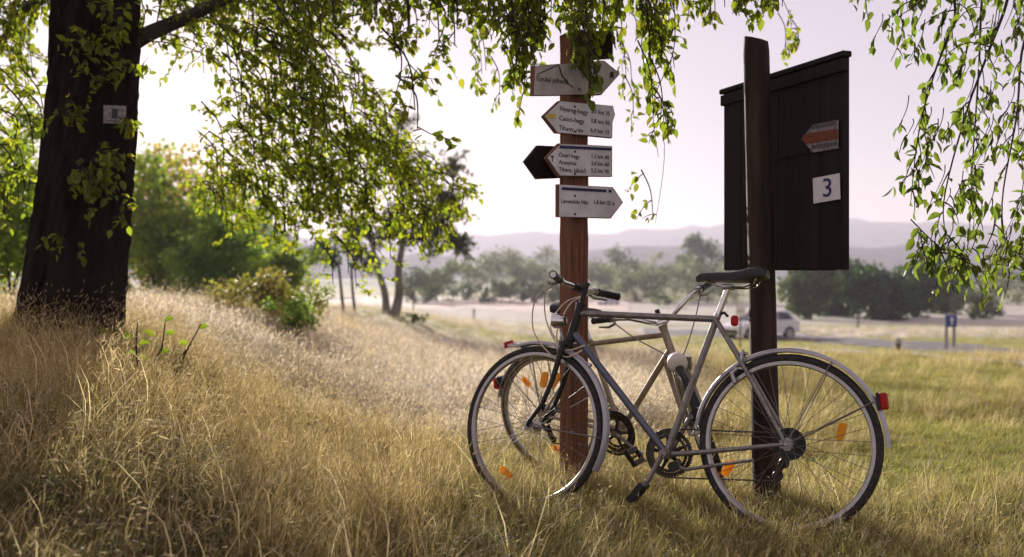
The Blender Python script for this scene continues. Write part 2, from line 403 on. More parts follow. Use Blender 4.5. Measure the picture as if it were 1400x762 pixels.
def leafcol(n, r, pal):
    """random mixes of palette colours"""
    pal = np.array(pal); w = r.dirichlet(np.ones(len(pal)) * 0.6, n); c = w @ pal
    return np.clip(c * (0.75 + 0.5 * r.random((n, 1))), 0.002, 1)

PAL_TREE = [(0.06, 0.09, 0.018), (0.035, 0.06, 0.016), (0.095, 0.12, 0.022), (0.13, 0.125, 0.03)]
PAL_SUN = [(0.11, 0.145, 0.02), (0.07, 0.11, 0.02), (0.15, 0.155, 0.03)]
PAL_SIDE = [(0.05, 0.085, 0.025), (0.075, 0.10, 0.035), (0.045, 0.06, 0.025)]

class Boughs:
    """limbs, twigs and leaves of one tree"""
    def __init__(s, seed, pal): s.wood = MB(); s.r = np.random.default_rng(seed); s.pos = []; s.d = []; s.n = []; s.L = []; s.c = []; s.pal = pal
    def leaf(s, p, d, L, pal):
        s.pos.append(tuple(p)); s.d.append(tuple(d)); s.n.append(tuple(s.r.normal(0, .55, 3) + np.array((0, 0, 1)))); s.L.append(L); s.c.append(leafcol(1, s.r, pal)[0])
    def limb(s, pts, r0, r1, n=7):
        # smooth the control polyline
        pts = [np.array(p, float) for p in pts]; P2 = []
        k = len(pts)
        for i in range(k - 1):
            p0 = pts[max(i - 1, 0)]; p1 = pts[i]; p2 = pts[i + 1]; p3 = pts[min(i + 2, k - 1)]
            for t in np.linspace(0, 1, 6, endpoint=False):
                P2.append(0.5 * ((2 * p1) + (p2 - p0) * t + (2 * p0 - 5 * p1 + 4 * p2 - p3) * t * t + (3 * p1 - p0 - 3 * p2 + p3) * t ** 3))
        P2.append(pts[-1]); P2 = np.array(P2)
        rr = list(np.linspace(1, 0, len(P2)) ** 0.9 * (r0 - r1) + r1)
        s.wood.tube(P2, rr, n); return P2
    def twigs(s, path, t0, n, tl, nl, L, droop=0.5, spread=1.0, pal=None, jit=0.25, bias=(0, 0, 0), sub=True):
        """n leafy twigs off a path from fraction t0 on"""
        r = s.r; pal = pal or s.pal; m = len(path)
        for k in range(n):
            t = t0 + (1 - t0) * (k + r.random()) / n; i = min(int(t * (m - 1)), m - 2)
            p = path[i] + (path[i + 1] - path[i]) * r.random(); ax = unit(path[i + 1] - path[i])
            d = unit(r.normal(0, spread, 3) * np.array((1, 1, .6)) + ax * 0.5 + np.array(bias)); ln = tl * (0.55 + 0.8 * r.random())
            pp = [p]; st = 6
            for j in range(st):
                d = unit(d + np.array((0, 0, -droop * 0.35)) + r.normal(0, .12, 3)); pp.append(pp[-1] + d * ln / st)
            s.wood.tube(pp, list(np.linspace(0.0035, 0.0012, st + 1) * (1 + tl)), 3, caps=False)
            pp = np.array(pp)
            for j in range(nl):
                q = 0.1 + 0.9 * (j + r.random()) / nl; a = min(int(q * st), st - 1); pt = pp[a] + (pp[a + 1] - pp[a]) * (q * st - a)
                ld = unit(pp[a + 1] - pp[a]) * 0.5 + r.normal(0, .6, 3) + np.array((0, 0, -0.45 * droop - .15))
                s.leaf(pt + r.normal(0, jit * 0.05, 3), ld, L * (0.65 + 0.6 * r.random()), pal)
    def finish(s, root, wood_mt='twig', leaf_w=0.55, hi=True, single=0, key=None, wood_name="branches", mt='leaf'):
        if s.wood.v: s.wood.build(wood_name, wood_mt, root, smooth=True, fix=False)
        pos = np.array(s.pos); d = np.array(s.d); n = np.array(s.n); L = np.array(s.L); c = np.array(s.c)
        order = np.argsort(key(pos, L)) if (single and key) else np.arange(len(pos))
        one = order[:single]; rest = order[single:]
        if len(rest):
            V, Qa, C = leaf_arrays(pos[rest], d[rest], n[rest], L[rest], L[rest] * leaf_w, c[rest], hi)
            kind(npmesh("foliage", V, Qa, C, mt, root), "stuff")
        if single:
            protos = []
            for k in range(8):
                V, Qa, C = leaf_arrays(np.zeros((1, 3)), np.array([[1., 0, 0]]), np.array([[0, s.r.normal(0, .2), 1.]]), np.ones(1), np.ones(1) * leaf_w * (0.85 + .3 * s.r.random()), leafcol(1, s.r, s.pal), True)
                o = npmesh("leaf", V, Qa, C, mt); protos.append(o.data); bpy.data.objects.remove(o)
            for i in one:
                dx = Vector(unit(d[i])); sy = Vector(n[i]).cross(dx).normalized(); up = dx.cross(sy)
                M = Matrix((dx, sy, up)).transposed().to_4x4() @ Matrix.Scale(L[i], 4); M.translation = Vector(pos[i])
                link("leaf", protos[int(s.r.integers(8))], None, root, M)

def trunk_mesh(name, path, radii, mt, parent, n=40, rough=0.06, seed=3, flare=None):
    """bark trunk with vertical ridges"""
    path = [Vector(p) for p in path]; r = np.random.default_rng(seed); K = len(path); V = []
    ph = r.random(8) * 6.28
    for i, p in enumerate(path):
        for j in range(n):
            w = 2 * math.pi * j / n
            k = 1 + rough * (abs(math.sin(8.5 * w + ph[0] + .8 * math.sin(i * .45))) * .9 - .45 + abs(math.sin(13 * w + ph[1] + 1.1 * math.sin(i * .6 + 1))) * .7 - .35 + math.sin(4 * w + ph[2] + i * .1) * .6) + r.normal(0, rough * .35)
            if flare: k += flare * max(0, 1 - i / (K * .25)) ** 2 * (1 + .5 * math.sin(5 * w + ph[3]))
            V.append(p + Vector((math.cos(w), math.sin(w), 0)) * radii[i] * k)
    m_ = MB(); m_.add(V, [(i * n + j, i * n + (j + 1) % n, (i + 1) * n + (j + 1) % n, (i + 1) * n + j) for i in range(K - 1) for j in range(n)] + [tuple((K - 1) * n + j for j in range(n))])
    return m_.build(name, mt, parent, smooth=False)

# ------------------------------------------------------------------ direction signpost
def on_plane(px, py, p0, n):
    o = Vector((0, 0, CAMZ)); d = Vector(((px - 700) / F, 1, (HZ - py) / F)); return o + d * ((p0 - o).dot(n) / d.dot(n))
SE = Vector((0.84, 0.545, 0)).normalized(); SN = Vector((SE.y, -SE.x, 0))      # along the arms, out of their faces
sp_x, sp_y = 0.2925, 4.70
sp = thing("direction_signpost", "red brown square wooden post carrying white arrow boards for hikers", "signpost", (sp_x, sp_y, gz(sp_x, sp_y) - 0.15))
ROT = Matrix((SE, -SN, Vector((0, 0, 1)))).transposed().to_4x4()
spc = Vector((sp_x, sp_y, 0)); inv = Matrix.Translation(-sp.location)
ptop = CAMZ + (HZ - 40) / F * 4.7
m_ = MB()
h = ptop - sp.location.z; a = 0.05
for (za, zb, q) in ((0, h - 0.03, a),):
    c = 0.006
    prof = [(-q + c, -q), (q - c, -q), (q, -q + c), (q, q - c), (q - c, q), (-q + c, q), (-q, q - c), (-q, -q + c)]
    nz = 26; V = []
    for k in range(nz + 1):
        z = za + (zb - za) * k / nz
        for (x, y) in prof: V.append(ROT.to_3x3() @ Vector((x + 0.0015 * math.sin(k * 1.7 + x * 40), y + 0.0015 * math.sin(k * 2.1 + y * 50), z)))
    V.append(Vector((0, 0, h)))
    fs = [(k * 8 + j, k * 8 + (j + 1) % 8, (k + 1) * 8 + (j + 1) % 8, (k + 1) * 8 + j) for k in range(nz) for j in range(8)]
    fs += [(nz * 8 + j, nz * 8 + (j + 1) % 8, (nz + 1) * 8) for j in range(8)]
    m_.add(V, fs)
m_.build("post", 'redwood', sp)

def arrow(poly, back=False, mt='signwhite', th=0.022, label=None, edge='redwood'):
    """board cut to the outline, with a painted face a little smaller"""
    off = 0.05 + 0.004
    p0 = spc + (SN * (off + th) if not back else SN * -(off))
    pts = [on_plane(x, y, p0, SN) for x, y in poly]
    mb = MB().prism([inv @ p for p in pts], -SN * th)
    bo = mb.build("arrow_board", edge, sp)
    if label: bo["label"] = label
    if mt:
        c = sum(pts, Vector()) / len(pts)
        fp = [inv @ (p + (c - p).normalized() * 0.006 + SN * 0.0005) for p in pts]
        MB().prism(fp, SN * 0.002).build("painted_face", mt, bo)
    return bo, p0 + SN * 0.004
def letters(bo, p0, px, py, body, hpx, mt='ink', align='LEFT', tilt=0.0):
    p = on_plane(px, py, p0, SN); size = hpx / F * p.y * 1.15
    M = inv @ Matrix.Translation(p) @ ROT @ Matrix.Rotation(math.radians(90), 4, 'X') @ Matrix.Rotation(tilt, 4, 'Z')
    # lettering lies in local XY: x along the arm, y up
    text(body, size, "lettering", mt, bo, M, align)
def stripe(bo, p0, poly, mt, name="header_stripe"):
    MB().prism([inv @ on_plane(x, y, p0, SN) for x, y in poly], SN * 0.001).build(name, mt, bo)

b1, q1 = arrow([(730, 90), (826, 83), (848, 101), (822, 130), (728, 131)], mt='signgrey', label="greyed arrow board with peeling paint")
letters(b1, q1, 733, 107, "Gyulai pihenő", 8.5); letters(b1, q1, 795, 103.5, "200 m 4 p", 8)
stripe(b1, q1, [(834, 99), (839, 98), (839, 106), (834, 107)], 'ink', "blaze")
stripe(b1, q1, [(734, 101.5), (762, 88.4), (763, 89.6), (735, 102.5)], 'ink', "crack")
stripe(b1, q1, [(763, 88.4), (764.3, 88.4), (769, 103), (777, 114), (784, 119), (783, 120), (776, 115), (767.5, 104)], 'ink', "crack")
b2, q2 = arrow([(743, 159), (765, 138), (838, 145), (841, 157), (837.5, 167), (837, 189), (761, 182)])
T2 = -0.035
for k, (a_, b_) in enumerate((("Nyereg-hegy", "2,3 km 35"), ("Csúcs-hegy", "3,8 km 50"), ("Tihany, rév", "6,4 km 15"))):
    letters(b2, q2, 765 - k * .6, 148.5 + k * 13, a_, 8.2, tilt=T2); letters(b2, q2, 808 - k * .4, 152 + k * 13, b_, 7.2, tilt=T2)
stripe(b2, q2, [(748, 156), (760, 156), (760, 162), (748, 162)], 'inkyellow', "blaze")
arrow([(718, 221), (736, 199), (826, 203), (826, 241), (735, 245)], back=True, mt=None, edge='darkwood', label="unpainted back of an arrow board, darkened as if unlit")  # dark wood colour stands in for shade on the unlit back
b3, q3 = arrow([(747, 216), (765, 196), (837, 200), (837, 242), (764, 241)])
stripe(b3, q3, [(765, 199), (836, 202.5), (836, 206), (765, 203)], 'inkblue')
for k, (a_, b_) in enumerate((("Óvári hegy", "1,2 km 40"), ("Aranyház", "3,4 km 60"), ("Tihany, kikötő", "5,2 km 90"))):
    letters(b3, q3, 764, 212 + k * 9.8, a_, 7.0, tilt=-.012); letters(b3, q3, 808, 213.5 + k * 9.8, b_, 6.8, tilt=-.012)
stripe(b3, q3, [(753, 213), (757, 213), (757, 215), (755.8, 215), (755.8, 221), (754.6, 221), (754.6, 215), (753, 215)], 'ink', "blaze")
b4, q4 = arrow([(763, 252), (838, 256), (852, 277), (835, 299), (763, 297)])
stripe(b4, q4, [(768, 256), (829, 259.5), (829, 263), (768, 259.8)], 'inkblue'); stripe(b4, q4, [(832, 259.5), (836, 259.7), (836, 263.5), (832, 263.3)], 'inkblue')
letters(b4, q4, 767, 275, "Levendula Ház", 6.9, tilt=-.01); letters(b4, q4, 811, 276.5, "1,6 km 25 p", 6.8, tilt=-.01)
arrow([(774, 45), (838, 41), (838, 80), (774, 84)], back=True, mt=None, edge='darkwood', label="dark square board at the head of the post")
for (x, y) in ((792, 95), (792, 122), (786, 146), (786, 180), (786, 207.5), (786, 238), (786, 268), (786, 293)):   # bolts
    p = on_plane(x, y, spc + SN * 0.0785, SN); MB().lathe([(0.0, 0.004), (0.004, 0.004), (0.006, 0), (0.006, -0.002)], 8, M=inv @ Matrix.Translation(p) @ ROT @ Matrix.Rotation(math.pi, 4, 'Z')).build("bolt", 'oily', sp)

# ------------------------------------------------------------------ information board on a log post
lp_x, lp_y = 1.100, 4.27
ib = thing("information_board", "dark timber information board seen from behind, fixed to a round log post", "notice board", (lp_x, lp_y, gz(lp_x, lp_y) - 0.15))
inv2 = Matrix.Translation(-ib.location)
zb = ib.location.z; top = CAMZ + (HZ - 52) / F * 4.25 - zb
n = 28; K = 40; V = []; r_ = np.random.default_rng(5); ph = r_.random(6) * 6.28
for k in range(K + 1):
    z = top * k / K
    for j in range(n):
        w = 2 * math.pi * j / n
        crack = -0.10 * math.exp(-((w - 4.4 - .12 * math.sin(z * 3)) / .07) ** 2) - 0.06 * math.exp(-((w - 5.4 + .1 * math.sin(z * 2)) / .06) ** 2)
        q = (0.0595 - 0.005 * z / top) * (1 + .02 * math.sin(3 * w + ph[0] + z) + .012 * math.sin(7 * w + z * 2.3) + r_.normal(0, .006) + crack) * (0.93 if k == K else 1)
        V.append(Vector((q * math.cos(w) - 0.050 * z / 2, q * math.sin(w), z + (0.015 * math.cos(w - 2.5) if k == K else 0))))
V.append(Vector((-0.025 * top, 0, top + 0.003)))
MB().add(V, [(k * n + j, k * n + (j + 1) % n, (k + 1) * n + (j + 1) % n, (k + 1) * n + j) for k in range(K) for j in range(n)] + [(K * n + j, K * n + (j + 1) % n, (K + 1) * n) for j in range(n)]).build("post", 'logwood', ib, smooth=True)
bA = Vector((1.013, 4.80, 0)); bB = Vector((1.318, 3.95, 0))      # far and near end of the board
bd = (bB - bA).normalized(); bl = (bB - bA).length; bnrm = Vector((-abs(bd.y), -bd.x, 0)); bnrm = Vector((bd.y, -bd.x, 0))
if bnrm.dot(-bA) < 0: bnrm = -bnrm
BM = inv2 @ Matrix.Translation(bA) @ Matrix((bd, -bnrm, Vector((0, 0, 1)))).transposed().to_4x4()     # local x along board, y away from us, z up
z0 = CAMZ + (HZ - 369) / F * 3.95; z1 = CAMZ + (HZ - 73) / F * 3.95
npl = 6; pw = (bl - 0.02) / npl
for k in range(npl):
    MB().box((0.01 + pw * (k + .5), 0.018 + 0.0012 * (k % 2), (z0 + z1) / 2), (pw - 0.0015, 0.03, z1 - z0), M=BM, bev=0.002).build("plank", 'darkwood', ib)
MB().box((bl / 2 - .008, 0.015, z1 + 0.0), (bl + 0.02, 0.045, 0.024), M=BM, bev=0.004).build("cap_rail", 'darkwood', ib)
MB().box((bl / 2, 0.006, z1 - 0.045), (bl + 0.006, 0.03, 0.05), M=BM, bev=0.003).build("batten", 'darkwood', ib)
MB().box((bl / 2 - .09, 0.055, z0 + 0.405), (bl - .10, 0.04, 0.05), M=BM, bev=0.003).build("batten", 'darkwood', ib)
MB().box((bl / 2 - .09, 0.055, z0 + 0.012), (bl - .10, 0.04, 0.03), M=BM, bev=0.003).build("batten", 'darkwood', ib)
MB().box((bl / 2 + .1, 0.002, z0 + 0.51 - 0.02), (bl * .72, 0.006, 0.006), M=BM).build("moulding", 'darkwood', ib)
p0b = bA + bnrm * 0.004
def bpt(px, py): return inv2 @ on_plane(px, py, p0b, bnrm)
bz = MB().prism([bpt(*p) for p in ((1096, 190), (1112, 171), (1146.5, 164), (1146.5, 203), (1112, 209))], bnrm * 0.002).build("trail_blaze", 'faded', ib)
MB().prism([bpt(*p) + bnrm * .0025 for p in ((1096, 190.5), (1103, 183), (1146.5, 176), (1146.5, 190), (1103, 197.5))], bnrm * 0.001).build("stripe", 'orangered', bz)
for k in range(15):
    x = 1110 + k * 2.35; yy = 176.5 - k * .52
    MB().prism([bpt(*p) + bnrm * .0025 for p in ((x, yy - 4), (x + 1.0, yy - 4.2), (x + .6, yy + 1.5), (x - .4, yy + 1.6))], bnrm * 0.0008).build("pen_mark", 'ink', bz)
    x += .6; yy = 203.5 - k * .42
    MB().prism([bpt(*p) + bnrm * .0025 for p in ((x, yy - 4), (x + 1.0, yy - 4.2), (x + 1.5, yy + 1.2), (x + .5, yy + 1.4))], bnrm * 0.0008).build("pen_mark", 'ink', bz)
pl = MB().prism([bpt(*p) for p in ((1112, 244), (1148, 237), (1149, 272.5), (1113, 278.5))], bnrm * 0.003).build("number_plate", 'platewhite', ib)
pc = on_plane(1131, 258, p0b + bnrm * 0.0045, bnrm)
text("3", 0.108, "numeral", 'inkblue', pl, inv2 @ Matrix.Translation(pc) @ Matrix((bd, -bnrm, Vector((0, 0, 1)))).transposed().to_4x4() @ Matrix.Rotation(math.radians(90), 4, 'X') @ Matrix.Scale(1.35, 4, (1, 0, 0)), 'CENTER')

# ------------------------------------------------------------------ bicycles
def rotp(axis_p, axis_d, ang): return Matrix.Translation(axis_p) @ Matrix.Rotation(ang, 4, axis_d) @ Matrix.Translation(-axis_p)
WR = 0.343
def wheel(root, M, geared, refl, name="wheel", nsp=36, wall=None, spin=0.0):
    rim = MB().lathe([(0.303, -0.0115), (0.318, -0.0125), (0.3185, 0.0125), (0.303, 0.0115), (0.299, 0.006), (0.299, -0.006)], 72, closed=True).build(name, 'alu', root, M, smooth=True)
    q = [(0.327 + 0.0165 * math.cos(w), 0.0175 * math.sin(w)) for w in np.linspace(-2.5, 2.5, 13)]
    MB().lathe(q + [(0.3145, 0.009), (0.3145, -0.009)], 72, closed=True).build("tyre", 'rubber', rim, smooth=True)
    if wall:
        for s_ in (-1, 1): MB().lathe([(0.322, s_ * 0.0178), (0.331, s_ * 0.0182), (0.331, s_ * 0.0172), (0.322, s_ * 0.0165)], 72, closed=True).build("tyre_wall", wall, rim, smooth=True)
    w2 = 0.062 if geared else 0.05
    MB().lathe([(0.0, -w2 - .012), (0.0045, -w2 - .012), (0.0045, -w2), (0.008, -w2), (0.009, -0.036), (0.024, -0.035), (0.024, -0.032), (0.013, -0.029), (0.011, 0), (0.013, 0.029), (0.024, 0.032), (0.024, 0.035), (0.009, 0.036), (0.008, w2), (0.0045, w2), (0.0045, w2 + .012), (0, w2 + .012)], 18).build("hub", 'alu', rim, smooth=True)
    sh = []
    for side in (-1, 1):
        for lead in (-1, 1):
            w = lead * math.radians(62)
            mb = MB().tube([(0.0225 * math.cos(w), side * 0.0335, 0.0225 * math.sin(w)), (0.30, side * 0.003, 0)], 0.0011, 4, caps=False)
            me = bpy.data.meshes.new("spoke"); me.from_pydata(mb.v, [], mb.f); me.materials.append(MT['steel']); sh.append(me)
    for k in range(nsp):
        link("spoke", sh[k % 4], None, rim, Matrix.Rotation(spin + 2 * math.pi * k / nsp, 4, 'Y'))
    for k in range(4 if nsp < 0 else 0): pass
    for (x, z, tilt) in refl:
        k = MB(); q = [(-.034, -.008), (-.024, -.016), (.024, -.016), (.034, -.008), (.034, .008), (.024, .016), (-.024, .016), (-.034, .008)]
        k.prism([Vector((a_, -0.018, b_)) for a_, b_ in q], (0, 0.010, 0)).prism([Vector((a_ * .62, -0.0215, b_ * .72)) for a_, b_ in q], (0, 0.0035, 0))
        k.build("reflector", 'amber', rim, Matrix.Translation((x, 0, z)) @ Matrix.Rotation(tilt, 4, 'Y'))
    MB().tube([(0.302, 0, 0), (0.268, 0, 0)], 0.003, 6).build("valve", 'black', rim, Matrix.Rotation(2.2, 4, 'Y'))
    return rim

def guard(root, M, a0, a1, mt, R=0.362, w=0.023):
    """mudguard: curved channel, angles measured from straight ahead over the top"""
    prof = [(R - 0.010, -w), (R - 0.001, -w * .8), (R + .004, -w * .35), (R + .005, 0), (R + .004, w * .35), (R - .001, w * .8), (R - 0.010, w)]
    prof += [(r - 0.0022, y * .96) for r, y in prof[::-1]]
    return MB().lathe(prof, 44, closed=True, a0=math.radians(a0), a1=math.radians(a1)).build("mudguard", mt, root, M, smooth=True)

def saddle(root, p, tilt=0.0, rot=0.0):
    secs = [(-.138, .050, .030, .010), (-.125, .070, .044, .012), (-.09, .076, .052, .008), (-.045, .062, .048, .002), (.0, .042, .040, .000), (.05, .029, .038, .002), (.10, .022, .034, .004), (.130, .019, .030, .003), (.146, .010, .018, .000)]
    n = 16; V = []
    for (x, hw, hh, dz) in secs:
        for j in range(n):
            w = 2 * math.pi * j / n
            y = hw * math.copysign(abs(math.cos(w)) ** .7, math.cos(w)); z = hh * .5 * math.copysign(abs(math.sin(w)) ** .8, math.sin(w)) - (0.012 * abs(math.cos(w)) ** 3 if w > math.pi else 0)
            V.append((x, y, z + dz))
    K = len(secs)
    fs = [(i * n + j, i * n + (j + 1) % n, (i + 1) * n + (j + 1) % n, (i + 1) * n + j) for i in range(K - 1) for j in range(n)] + [tuple(range(n)), tuple((K - 1) * n + j for j in range(n))]
    sd = MB().add(V, fs).build("saddle", 'vinyl', root, Matrix.Translation(p) @ Matrix.Rotation(tilt, 4, 'Y'), smooth=True)
    for s_ in (-1, 1):
        MB().tube([(-.10, s_ * .045, -.012), (-.09, s_ * .04, -.035), (-.05, s_ * .024, -.045), (.03, s_ * .022, -.042), (.08, s_ * .016, -.025), (.115, s_ * .008, -.008)], 0.0035, 6).build("rail", 'chrome', sd, smooth=True)
    return sd

def bicycle(label, opt):
    o = opt; W = o['wb']; WR = o.get('wr', .343); KS = Matrix.Scale(WR / .343, 4)
    th = math.atan2(o['head'][1], o['head'][0])
    c = Vector((*o['rear'], 0)); c.z = gz(c.x, c.y) - 0.004
    root = thing("bicycle", label, "bicycle", c, (o['lean'], o.get('pitch', 0), th))
    bb = Vector((o['bb'][0], 0, o['bb'][1])); st = Vector((o['seat'][0], 0, o['seat'][1])); ht = Vector((o['ht'][0], 0, o['ht'][1])); hb = Vector((o['hb'][0], 0, o['hb'][1]))
    rh = Vector((0, 0, WR)); fh = Vector((W, 0, WR)); ax = (ht - hb).normalized()
    S = rotp(hb, ax, o['steer'])
    fr = MB(); r1 = 0.0145
    ttp = ht - ax * 0.022; dtp = hb + ax * 0.025; tts = st - (st - bb).normalized() * 0.01 if 'tt' not in o else Vector((o['tt'][0], 0, o['tt'][1]))
    hdt = MB().tube([hb - ax * .008, ht + ax * .008], 0.019, 14).tube([ht + ax * .006, ht + ax * .022], 0.0215, 14).tube([hb - ax * .022, hb - ax * .006], 0.0215, 14)
    fr.tube([bb, st + (st - bb).normalized() * .012], r1, 12)
    fr.tube([bb + Vector((0, -.036, 0)), bb + Vector((0, .036, 0))], 0.021, 14)
    fr.tube([tts, ttp], 0.0135, 12)
    for s_ in (-1, 1):
        fr.tube([bb + Vector((-.03, s_ * .022, 0)), bb + Vector((-.12, s_ * .034, .012)), Vector((0, s_ * .064, WR))], [.0115, .0105, .008], 10)
        fr.tube([st + Vector((.005, s_ * .016, -.012)), Vector((st.x * .55, s_ * .036, WR + (st.z - WR) * .55)), Vector((0, s_ * .064, WR))], [.0085, .008, .0072], 10)
        fr.box((0.0, s_ * .065, WR), (.045, .005, .032), bev=.001)
    fr.tube([Vector((st.x * .70, -.03, WR + (st.z - WR) * .70)), Vector((st.x * .70, .03, WR + (st.z - WR) * .70))], .006, 8)
    frame = fr.build("frame", o['paint'], root, smooth=True)
    hdt.build("head_tube", o.get('headpaint', o['paint']), frame, smooth=True)
    if o.get('downpaint'):
        frame["label"] = "grey frame"
    MB().tube([bb, dtp], 0.0155, 12).build("down_tube", o.get('downpaint', o['paint']), frame, smooth=True)
    # seat post and saddle
    sdir_ = (st - bb).normalized(); spz = Vector(o['saddle'])
    tp = st + sdir_ * ((spz.z - 0.045 - st.z) / sdir_.z)
    MB().tube([st, tp], 0.0125, 12).build("seat_post", 'chrome', root, smooth=True)
    MB().box(tp + Vector((0, 0, .004)), (.045, .04, .02), bev=.004).build("saddle_clamp", 'alu', root)
    MB().tube([st + Vector((-.004, -.02, .004)), st + Vector((-.004, .02, .004))], .0075, 8).build("seat_bolt", 'alu', root)
    saddle(root, spz, o.get('saddle_tilt', 0))
    # fork (turned with the bars)
    fk = MB(); cr = hb - ax * 0.03
    fk.tube([cr + ax * .012, cr - ax * .012], .02, 12); fk.box((cr.x, 0, cr.z), (.035, .10, .026), bev=.006)
    for s_ in (-1, 1):
        fk.tube([cr + Vector((0, s_ * .043, 0)), cr - ax * .17 + Vector((.0, s_ * .047, 0)), cr - ax * .27 + Vector((.012, s_ * .049, 0)), fh + Vector((-.012, s_ * .05, .02)), fh + Vector((0, s_ * .05, 0))], [.0125, .0115, .010, .0085, .0075], 10)
    fk.build("fork", o['forkpaint'], root, S, smooth=True)
    wf = wheel(root, S @ Matrix.Translation(fh) @ KS, False, o['rf'], wall=o.get('wall'), spin=.3)
    wr = wheel(root, Matrix.Translation(rh) @ KS, True, o['rr'], wall=o.get('wall'), spin=.1)
    g1 = guard(root, S @ Matrix.Translation(fh) @ KS, *o['gf']); g2 = guard(root, Matrix.Translation(rh) @ KS, *o['gr'])
    for (MM, hub, hw, angs) in ((S @ Matrix.Translation(fh), fh, .05, (o['gf'][1] - 22,)), (Matrix.Translation(rh), rh, .062, (o['gr'][1] - 28, o['gr'][1] - 62))):
        for w in angs:
            for s_ in (-1, 1):
                w_ = math.radians(w); MB().tube([(0, s_ * hw, 0), (WR * 1.035 * math.cos(w_), s_ * .024, WR * 1.035 * math.sin(w_))], .0022, 5).build("stay", 'steel', root, MM)
    # handlebar
    hbz = o['bar']; sx = hb + ax * ((hbz - hb.z) / ax.z)
    ctr = sx + Vector((o['ext'], 0, 0.0))
    MB().tube([ht, sx + ax * .012], .011, 12).tube([sx - ax * .004, ctr], .0125, 12).tube([ctr + Vector((0, -.022, 0)), ctr + Vector((0, .022, 0))], .0175, 12).build("stem", o['stemmat'], root, S, smooth=True)
    MB().tube([sx + ax * .012, sx + ax * .02], .0135, 12).build("stem_cap", 'black', root, S)
    bw = o['barpts']
    path = [ctr + Vector((x, -y, z)) for x, y, z in bw[::-1]] + [ctr + Vector((x, y, z)) for x, y, z in bw]
    hbo = MB().tube(path, .0112, 12).build("handlebar", 'chrome', root, S, smooth=True)
    for s_ in (-1, 1):
        e = ctr + Vector((bw[-1][0], s_ * bw[-1][1], bw[-1][2])); i = ctr + Vector((bw[-2][0], s_ * bw[-2][1], bw[-2][2])); d = (e - i).normalized()
        gs = e - d * .115
        MB().tube([gs, gs + d * .004, gs + d * .03, gs + d * .06, gs + d * .1, e + d * .004, e + d * .006], [.0185, .0165, .0155, .0165, .0155, .0175, .012], 12).build("grip", 'black', hbo, smooth=True)
        MB().tube([e + d * .006, e + d * .008], .0125, 10).build("grip_end", 'white' if o.get('ends') else 'black', hbo)
        lb = gs - d * .022; fw = o['leverdir']
        lv = MB().tube([lb - d * .012, lb + d * .012], .016, 12)
        f1 = lb + Vector(fw) * .03; f2 = f1 + d * .05 + Vector(fw) * .018; f3 = f1 + d * .115 + Vector(fw) * .012
        lv.tube([lb, f1], [.010, .008], 8).tube([f1 - d * .004, f2, f3], [.0065, .006, .0045], 8)
        lv.build("brake_lever", 'alu', hbo, smooth=True)
        # cable housings swing forward and down
        cb = o['cables'][0 if s_ < 0 else 1]
        for cc in cb:
            pts = [f1] + [ctr + Vector(p) for p in cc]
            bs = []
            for k in range(len(pts) - 1):
                a_, b_, c_, d_ = pts[max(k - 1, 0)], pts[k], pts[k + 1], pts[min(k + 2, len(pts) - 1)]
                for t in np.linspace(0, 1, 7, endpoint=False):
                    bs.append(.5 * (2 * b_ + (c_ - a_) * t + (2 * a_ - 5 * b_ + 4 * c_ - d_) * t * t + (3 * b_ - a_ - 3 * c_ + d_) * t ** 3))
            bs.append(pts[-1]); MB().tube(bs, .0031, 6).build("cable", o['cablemat'], root, S, smooth=True)
    # brakes
    def caliper(MM, p, s):
        k = MB()
        for s_ in (-1, 1):
            k.tube([p + Vector((0, -s_ * .004, .012)), p + Vector((0, s_ * .026, .004)), p + Vector((0, s_ * .034, -.025)), p + Vector((0, s_ * .022, -.052))], [.006, .0065, .006, .005], 8)
            k.box(p + Vector((.0, s_ * .0185, -.058)), (.045, .009, .010), bev=.002)
        k.tube([p + Vector((-.02, 0, 0)), p + Vector((.02, 0, 0))], .007, 8)
        k.build("brake_caliper", 'alu', root, MM, smooth=True)
    caliper(S, cr + Vector((.036, 0, .004)), 1)
    caliper(Matrix.Identity(4), Vector((st.x * .70 - .02, 0, WR + (st.z - WR) * .70 + .0)), -1)
    # crankset
    ca = o['crank']
    for s_, sg in ((1, 1), (-1, -1)):
        d = Vector((math.cos(ca), 0, math.sin(ca))) * sg
        p1 = bb + Vector((0, s_ * .058, 0)); p2 = p1 + d * .168 + Vector((0, s_ * .012, 0))
        ck = MB().tube([p1, p1 + d * .05, p2], [.0135, .010, .0095], 10).tube([p1 + Vector((0, -s_ * .016, 0)), p1 + Vector((0, s_ * .010, 0))], .016, 12).tube([p2 + Vector((0, -.009, 0)), p2 + Vector((0, .009, 0))], .0125, 10).build("crank", 'silver', root, smooth=True)
        pc = p2 + Vector((0, s_ * .055, 0)); pd = MB(); PM = Matrix.Translation(pc) @ Matrix.Rotation(math.radians(52), 4, 'Y') @ Matrix.Translation(-pc)
        pd.tube([p2, pc + Vector((0, s_ * .045, 0))], .006, 8)
        for q in (-.03, .03): pd.box(pc + Vector((q, 0, 0)), (.024, .085, .028), M=PM, bev=.003)
        for q in (-.042, .042): pd.box(pc + Vector((0, q, 0)), (.086, .007, .026), M=PM, bev=.002)
        pdo = pd.build("pedal", 'black', ck)
        for q in (-.043, .043): MB().box(pc + Vector((q, 0, 0)), (.003, .05, .013), M=PM).build("reflector", 'amber' if o.get('pedalref') else 'alu', ck)
    cl = -.046
    cg = MB()
